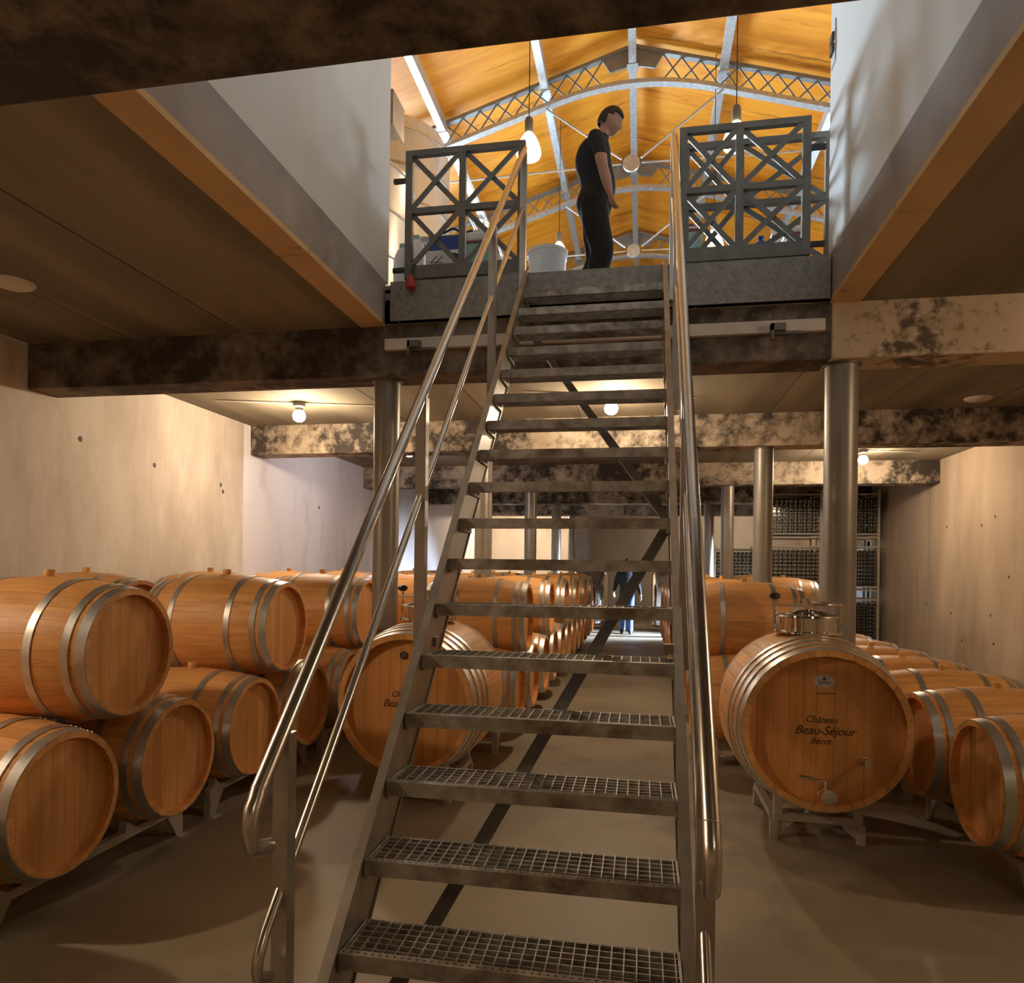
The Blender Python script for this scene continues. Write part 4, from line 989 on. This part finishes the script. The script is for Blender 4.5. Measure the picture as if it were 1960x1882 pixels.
# blue two-armed tap on a white drum
pG = at(1456, 500, 6.1); zt = gz(1456, 453, 6.1)
t = thing('drum_tap', 'dark blue tap with two arms on a low drum behind the right gate', 'tap', (pG.x, 6.1, ZH))
b = MB(); b.lathe([(0, 0), (0.12, 0), (0.13, zt - 0.20), (0.11, zt - 0.165), (0, zt - 0.165)], 24); b.build('drum_body', 'white_plastic', t)
b = MB(); b.lathe([(0, zt - 0.17), (0.042, zt - 0.17), (0.05, zt - 0.06), (0.035, zt - 0.045), (0.018, zt - 0.04), (0.018, zt - 0.025), (0.026, zt - 0.02), (0.026, zt - 0.003), (0, zt)], 18); b.build('tap_body', 'blue_plastic', t)
b = MB(); b.tube([(-0.10, 0, zt - 0.105), (-0.06, 0, zt - 0.09), (0, 0, zt - 0.07), (0.05, 0, zt - 0.08), (0.085, 0, zt - 0.14)], 0.015, 10); b.build('tap_arm', 'blue_plastic', t)
# cable and red plug hanging over the landing edge
c0 = [at(905, 441, 5.78), at(885, 446, 5.78), at(868, 438, 5.76), at(850, 446, 5.74), at(835, 449, 5.70), at(826, 470, 5.62), at(808, 482, 5.45), at(800, 495, 5.32), at(790, 512, 5.20), at(786, 530, 5.19)]
t = thing('power_cable', 'black cable with a red plug hanging over the left landing edge', 'cable', (0, 0, 0)); t.location = c0[-1]
b = MB(); o = Vector(c0[-1])
def crs(pts, n=6):
    out = []
    for i in range(len(pts) - 1):
        p0 = pts[max(i - 1, 0)]; p1 = pts[i]; p2 = pts[i + 1]; p3 = pts[min(i + 2, len(pts) - 1)]
        for k in range(n):
            u = k / n; out.append(0.5 * ((2 * p1) + (p2 - p0) * u + (2 * p0 - 5 * p1 + 4 * p2 - p3) * u * u + (3 * p1 - p0 - 3 * p2 + p3) * u ** 3))
    out.append(pts[-1]); return out
b.tube([q - o for q in crs(c0)], 0.010, 8); b.build('cord', 'black_plastic', t)
b = MB(); b.tube([(0, 0, 0.01), (0, 0, -0.02), (0, 0, -0.05), (0, 0, -0.085)], [0.018, 0.03, 0.04, 0.036], 16); b.build('plug', 'red_plastic', t)

# ------------------------------------------------------------------ people
def person(name, label, J, R, E, headc, headdir, headsz, voxel, matfun, mats, hands, loc):
    """J joints (local), R radii, E edges; returns one continuous body mesh"""
    mb = MB()
    # torso: stacked ellipses along the spine, closed at both ends
    spine = ['crotch', 'pelvis', 'belly', 'chest', 'upchest', 'shline', 'neck', 'neck2']; n = 24; sc = []
    cr = [Vector(J[k]) for k in spine]; rr = [Vector(R[k] if isinstance(R[k], tuple) else (R[k], R[k])) for k in spine]
    cs = crs(cr, 4); rs = crs(rr, 4); vs = []
    for c_, r_ in zip(cs, rs):
        for k in range(n): vs.append((c_.x + r_.x * math.cos(2 * PI * k / n), c_.y + r_.y * math.sin(2 * PI * k / n), c_.z))
    fs = [(i * n + k, i * n + (k + 1) % n, (i + 1) * n + (k + 1) % n, (i + 1) * n + k) for i in range(len(cs) - 1) for k in range(n)]
    fs += [tuple(range(n))[::-1], tuple(range((len(cs) - 1) * n, len(cs) * n))]
    mb.add(vs, fs)
    for ch in E:
        pts = crs([Vector(J[k]) for k in ch], 5); rad = [v.x for v in crs([Vector((R[k], 0)) for k in ch], 5)]
        d0 = (pts[0] - pts[1]).normalized(); d1 = (pts[-1] - pts[-2]).normalized()
        pts = [pts[0] + d0 * rad[0] * 0.7] + pts + [pts[-1] + d1 * rad[-1] * 0.7]; rad = [rad[0] * 0.6] + rad + [rad[-1] * 0.6]
        mb.tube(pts, rad, 16)
    body = mb.mesh('b')
    bm = bmesh.new(); bm.from_mesh(body)
    # head: shaped sphere, facing local +x of headdir
    hb = bmesh.new(); bmesh.ops.create_uvsphere(hb, u_segments=28, v_segments=20, radius=1.0)
    for v in hb.verts:
        x, y, z = v.co
        px, py, pz = x * 0.098, y * 0.076, z * 0.118
        if z < 0: px += 0.010 * (-z) * (1 if x > -0.2 else 0); py *= 1 - 0.30 * z * z; 
        if x < 0 and z < -0.3: px *= 0.82
        if x > 0.3: px -= 0.010 * (1 - abs(z)) * (1 if z > -0.1 else 0.2)
        # nose, brow, chin, mouth
        px += 0.030 * math.exp(-((y / 0.20) ** 2) - (((z + 0.16) / 0.16) ** 2)) * (x > 0)
        px += 0.010 * math.exp(-(((z - 0.20) / 0.10) ** 2)) * (x > 0.5)
        px += 0.014 * math.exp(-((y / 0.35) ** 2) - (((z + 0.82) / 0.16) ** 2)) * (x > 0)
        px -= 0.006 * math.exp(-(((abs(y) - 0.38) / 0.14) ** 2) - (((z - 0.06) / 0.09) ** 2)) * (x > 0)
        px += 0.008 * math.exp(-((y / 0.30) ** 2) - (((z + 0.50) / 0.08) ** 2)) * (x > 0)
        py += math.copysign(0.020, y) * math.exp(-(((x + 0.08) / 0.16) ** 2) - (((z + 0.02) / 0.24) ** 2)) * (abs(y) > 0.75)
        v.co = (px, py, pz)
    hm = Matrix.Translation(headc) @ headdir.to_4x4() @ Matrix.Scale(headsz, 4)
    bmesh.ops.transform(hb, matrix=hm, verts=hb.verts); tm = bpy.data.meshes.new('h'); hb.to_mesh(tm); hb.free(); bm.from_mesh(tm)
    for (pc, dirs) in hands:
        for (pts, rad) in dirs:
            tmp = MB(); tmp.tube(pts, rad, 10); m2 = tmp.mesh('f'); bm.from_mesh(m2)
    full = bpy.data.meshes.new('full'); bm.to_mesh(full); bm.free()
    o = bpy.data.objects.new('f', full); COL.objects.link(o); rm = o.modifiers.new('r', 'REMESH'); rm.mode = 'VOXEL'; rm.voxel_size = voxel
    sm = o.modifiers.new('s', 'SMOOTH'); sm.factor = 0.5; sm.iterations = 4
    dg = bpy.context.evaluated_depsgraph_get(); fin = bpy.data.meshes.new_from_object(o.evaluated_get(dg)); bpy.data.objects.remove(o)
    fin.name = name; fin.materials.clear()
    for m in mats: fin.materials.append(MATS[m])
    for p_ in fin.polygons: p_.use_smooth = True; p_.material_index = matfun(p_.center)
    ob = inst('person', fin, None, loc); return ob, hm
def finger_set(wrist, d, palm_n, L=0.19, curl=0.5):
    """palm and five fingers from a wrist point along d"""
    d = Vector(d).normalized(); n = Vector(palm_n).normalized(); s = d.cross(n).normalized(); wv = Vector(wrist); out = []
    for k in (-1.2, -0.4, 0.4, 1.2):
        out.append(([wv, wv + d * 0.05 + s * 0.016 * k, wv + d * 0.095 + s * 0.019 * k], [0.018, 0.017, 0.013]))
        b0 = wv + d * 0.092 + s * 0.019 * k; ln = 0.075 - 0.010 * abs(k - 0.3)
        p1 = b0 + (d * math.cos(curl * .5) + n * math.sin(curl * .5)) * ln * 0.45; p2 = p1 + (d * math.cos(curl * 1.2) + n * math.sin(curl * 1.2)) * ln * 0.32; p3 = p2 + (d * math.cos(curl * 1.9) + n * math.sin(curl * 1.9)) * ln * 0.26
        out.append(([b0, p1, p2, p3], [0.0095, 0.009, 0.0085, 0.007]))
    t0 = wv + d * 0.03 - s * 0.022; out.append(([t0, t0 - s * 0.022 + d * 0.03 + n * 0.01, t0 - s * 0.026 + d * 0.06 + n * 0.022, t0 - s * 0.022 + d * 0.082 + n * 0.03], [0.013, 0.011, 0.010, 0.008]))
    return (wrist, out)

# man on the landing, in profile, looking down to the right
ML = Vector((-0.405, 6.1, ZH))
J = {'crotch': (-0.03, 0, 0.80), 'pelvis': (-0.03, 0, 0.93), 'belly': (0.0, 0, 1.08), 'chest': (-0.045, 0, 1.27), 'upchest': (-0.035, 0, 1.40), 'shline': (-0.005, 0, 1.465), 'neck': (0.035, 0, 1.52), 'neck2': (0.08, 0, 1.60),
     'shR': (-0.02, -0.17, 1.405), 'uaR': (0.02, -0.225, 1.27), 'elR': (0.05, -0.25, 1.11), 'faR': (0.08, -0.255, 1.0), 'wrR': (0.11, -0.255, 0.885),
     'shL': (-0.02, 0.17, 1.405), 'uaL': (0.0, 0.215, 1.27), 'elL': (0.02, 0.235, 1.11), 'faL': (0.03, 0.24, 1.0), 'wrL': (0.03, 0.24, 0.885),
     'hipR': (-0.03, -0.085, 0.90), 'thR': (-0.005, -0.10, 0.70), 'knR': (0.045, -0.11, 0.49), 'caR': (0.02, -0.11, 0.34), 'anR': (-0.02, -0.11, 0.09), 'baR': (0.06, -0.115, 0.05), 'toR': (0.14, -0.12, 0.035),
     'hipL': (-0.03, 0.085, 0.90), 'thL': (-0.02, 0.10, 0.70), 'knL': (-0.01, 0.11, 0.49), 'caL': (-0.06, 0.11, 0.34), 'anL': (-0.12, 0.11, 0.09), 'baL': (-0.03, 0.115, 0.05), 'toL': (0.05, 0.12, 0.035)}
R = {'crotch': (0.12, 0.14), 'pelvis': (0.158, 0.175), 'belly': (0.150, 0.165), 'chest': (0.158, 0.182), 'upchest': (0.135, 0.172), 'shline': (0.085, 0.12), 'neck': 0.062, 'neck2': 0.058,
     'shR': 0.068, 'uaR': 0.058, 'elR': 0.046, 'faR': 0.044, 'wrR': 0.030, 'shL': 0.068, 'uaL': 0.058, 'elL': 0.046, 'faL': 0.044, 'wrL': 0.030,
     'hipR': 0.118, 'thR': 0.116, 'knR': 0.100, 'caR': 0.095, 'anR': 0.078, 'baR': 0.048, 'toR': 0.038, 'hipL': 0.118, 'thL': 0.116, 'knL': 0.100, 'caL': 0.095, 'anL': 0.078, 'baL': 0.048, 'toL': 0.038}
E_ = [('shR', 'uaR', 'elR', 'faR', 'wrR'), ('shL', 'uaL', 'elL', 'faL', 'wrL'), ('hipR', 'thR', 'knR', 'caR', 'anR'), ('hipL', 'thL', 'knL', 'caL', 'anL'), ('anR', 'baR', 'toR'), ('anL', 'baL', 'toL')]
def arm_dist(c, J, names):
    best = 9.0
    for a, b_ in zip(names[:-1], names[1:]):
        A = Vector(J[a]); B = Vector(J[b_]); t_ = max(0.0, min(1.0, (c - A).dot(B - A) / (B - A).length_squared)); best = min(best, (c - (A + (B - A) * t_)).length)
    return best
def mf_man(c):
    for sd in 'RL':
        if c.z < 1.20 and arm_dist(c, J, ['uaR'.replace('R', sd), 'el' + sd, 'fa' + sd, 'wr' + sd]) < 0.062 and abs(c.y) > 0.165: return 0
        if c.z < 0.93 and (c - Vector(J['wr' + sd])).length < 0.22 and abs(c.y) > 0.208 and c.x > 0.06: return 0
    if c.z < 0.075: return 3
    if c.z < 0.95: return 2
    if c.z < 1.495 and not (c.x > 0.085 and c.z > 1.44): return 1
    return 0
hd = (Matrix.Rotation(0.0, 3, 'Z') @ Matrix.Rotation(math.radians(24), 3, 'Y'))
man, hm = person('person', '', J, R, E_, Vector((0.10, 0, 1.625)), hd, 1.02, 0.011, mf_man, ['skin', 'shirt', 'trousers', 'shoe'],
                 [finger_set(J['wrR'], (0.3, 0, -0.95), (0.7, 0.5, 0.35), curl=0.6), finger_set(J['wrL'], (0.1, 0, -0.95), (0.7, -0.5, 0.35), curl=0.6)], ML)
tag(man, 'person in black T-shirt and dark trousers standing at the stair head, looking down', 'person')
def hair_mesh(hm, long=0.0):
    hb = bmesh.new(); bmesh.ops.create_uvsphere(hb, u_segments=28, v_segments=20, radius=1.0)
    kill = [f for f in hb.faces if not ((f.calc_center_median().z > 0.42) or (f.calc_center_median().x < -0.12 and f.calc_center_median().z > -0.40) or (f.calc_center_median().x < 0.30 and f.calc_center_median().z > 0.22))]
    bmesh.ops.delete(hb, geom=kill, context='FACES')
    for v in hb.verts:
        x, y, z = v.co; v.co = (x * 0.104 - 0.002, y * 0.081, z * 0.124)
    bmesh.ops.transform(hb, matrix=hm, verts=hb.verts); me = bpy.data.meshes.new('hair'); hb.to_mesh(me); hb.free()
    for p_ in me.polygons: p_.use_smooth = True
    me.materials.append(MATS['hair']); return me
h = inst('hair', hair_mesh(hm), man); sol = h.modifiers.new('sol', 'SOLIDIFY'); sol.thickness = 0.008; sol.offset = 0.3
# second person deep in the aisle
PL = Vector((-0.33, 17.08, 0))
J2 = {'crotch': (0, 0, 0.82), 'pelvis': (0, 0, 0.95), 'belly': (0, 0, 1.10), 'chest': (0, 0, 1.29), 'upchest': (0, 0, 1.42), 'shline': (0, 0, 1.485), 'neck': (0, 0, 1.54), 'neck2': (0, -0.015, 1.61),
      'shR': (-0.18, 0, 1.42), 'uaR': (-0.235, 0.01, 1.29), 'elR': (-0.27, 0.02, 1.14), 'faR': (-0.29, -0.05, 1.06), 'wrR': (-0.30, -0.12, 0.98),
      'shL': (0.18, 0, 1.42), 'uaL': (0.235, 0.01, 1.28), 'elL': (0.28, 0.02, 1.12), 'faL': (0.31, -0.04, 1.01), 'wrL': (0.33, -0.10, 0.90),
      'hipR': (-0.09, 0, 0.91), 'thR': (-0.095, -0.01, 0.72), 'knR': (-0.09, -0.02, 0.50), 'caR': (-0.095, 0.03, 0.35), 'anR': (-0.10, 0.06, 0.09), 'baR': (-0.105, -0.01, 0.05), 'toR': (-0.11, -0.10, 0.035),
      'hipL': (0.09, 0, 0.91), 'thL': (0.095, -0.03, 0.72), 'knL': (0.09, -0.06, 0.50), 'caL': (0.09, -0.06, 0.35), 'anL': (0.09, -0.08, 0.09), 'baL': (0.095, -0.15, 0.05), 'toL': (0.10, -0.24, 0.035)}
R2 = dict(R); R2.update({'crotch': (0.14, 0.10), 'pelvis': (0.175, 0.13), 'belly': (0.165, 0.125), 'chest': (0.185, 0.135), 'upchest': (0.17, 0.115), 'shline': (0.12, 0.085), 'hipR': 0.095, 'hipL': 0.095, 'thR': 0.09, 'thL': 0.09, 'knR': 0.07, 'knL': 0.07, 'caR': 0.07, 'caL': 0.07, 'shR': 0.078, 'shL': 0.078, 'uaR': 0.066, 'uaL': 0.066, 'elR': 0.056, 'elL': 0.056})
def mf2(c):
    if c.z < 0.09: return 3
    if (c - Vector(J2['wrR'])).length < 0.30 and c.z < 1.0 and abs(c.x) > 0.24: return 0
    if (c - Vector(J2['wrL'])).length < 0.30 and c.z < 0.93 and abs(c.x) > 0.26: return 0
    if c.z < 0.93 and abs(c.x) < 0.24: return 2
    if c.z < 1.52: return 1
    return 0
hd2 = Matrix.Rotation(-PI / 2, 3, 'Z')
per2, hm2 = person('person', '', J2, R2, E_, Vector((0, -0.02, 1.665)), hd2, 1.0, 0.014, mf2, ['skin', 'jacket', 'jeans', 'shoe'],
                   [finger_set(J2['wrR'], (0, -0.5, -0.8), (0.6, -0.4, 0.2)), finger_set(J2['wrL'], (0, -0.4, -0.9), (-0.6, -0.4, 0.2))], PL)
tag(per2, 'person in dark jacket and blue jeans standing far down the aisle', 'person')
h = inst('hair', hair_mesh(hm2), per2); sol = h.modifiers.new('sol', 'SOLIDIFY'); sol.thickness = 0.008; sol.offset = 0.3
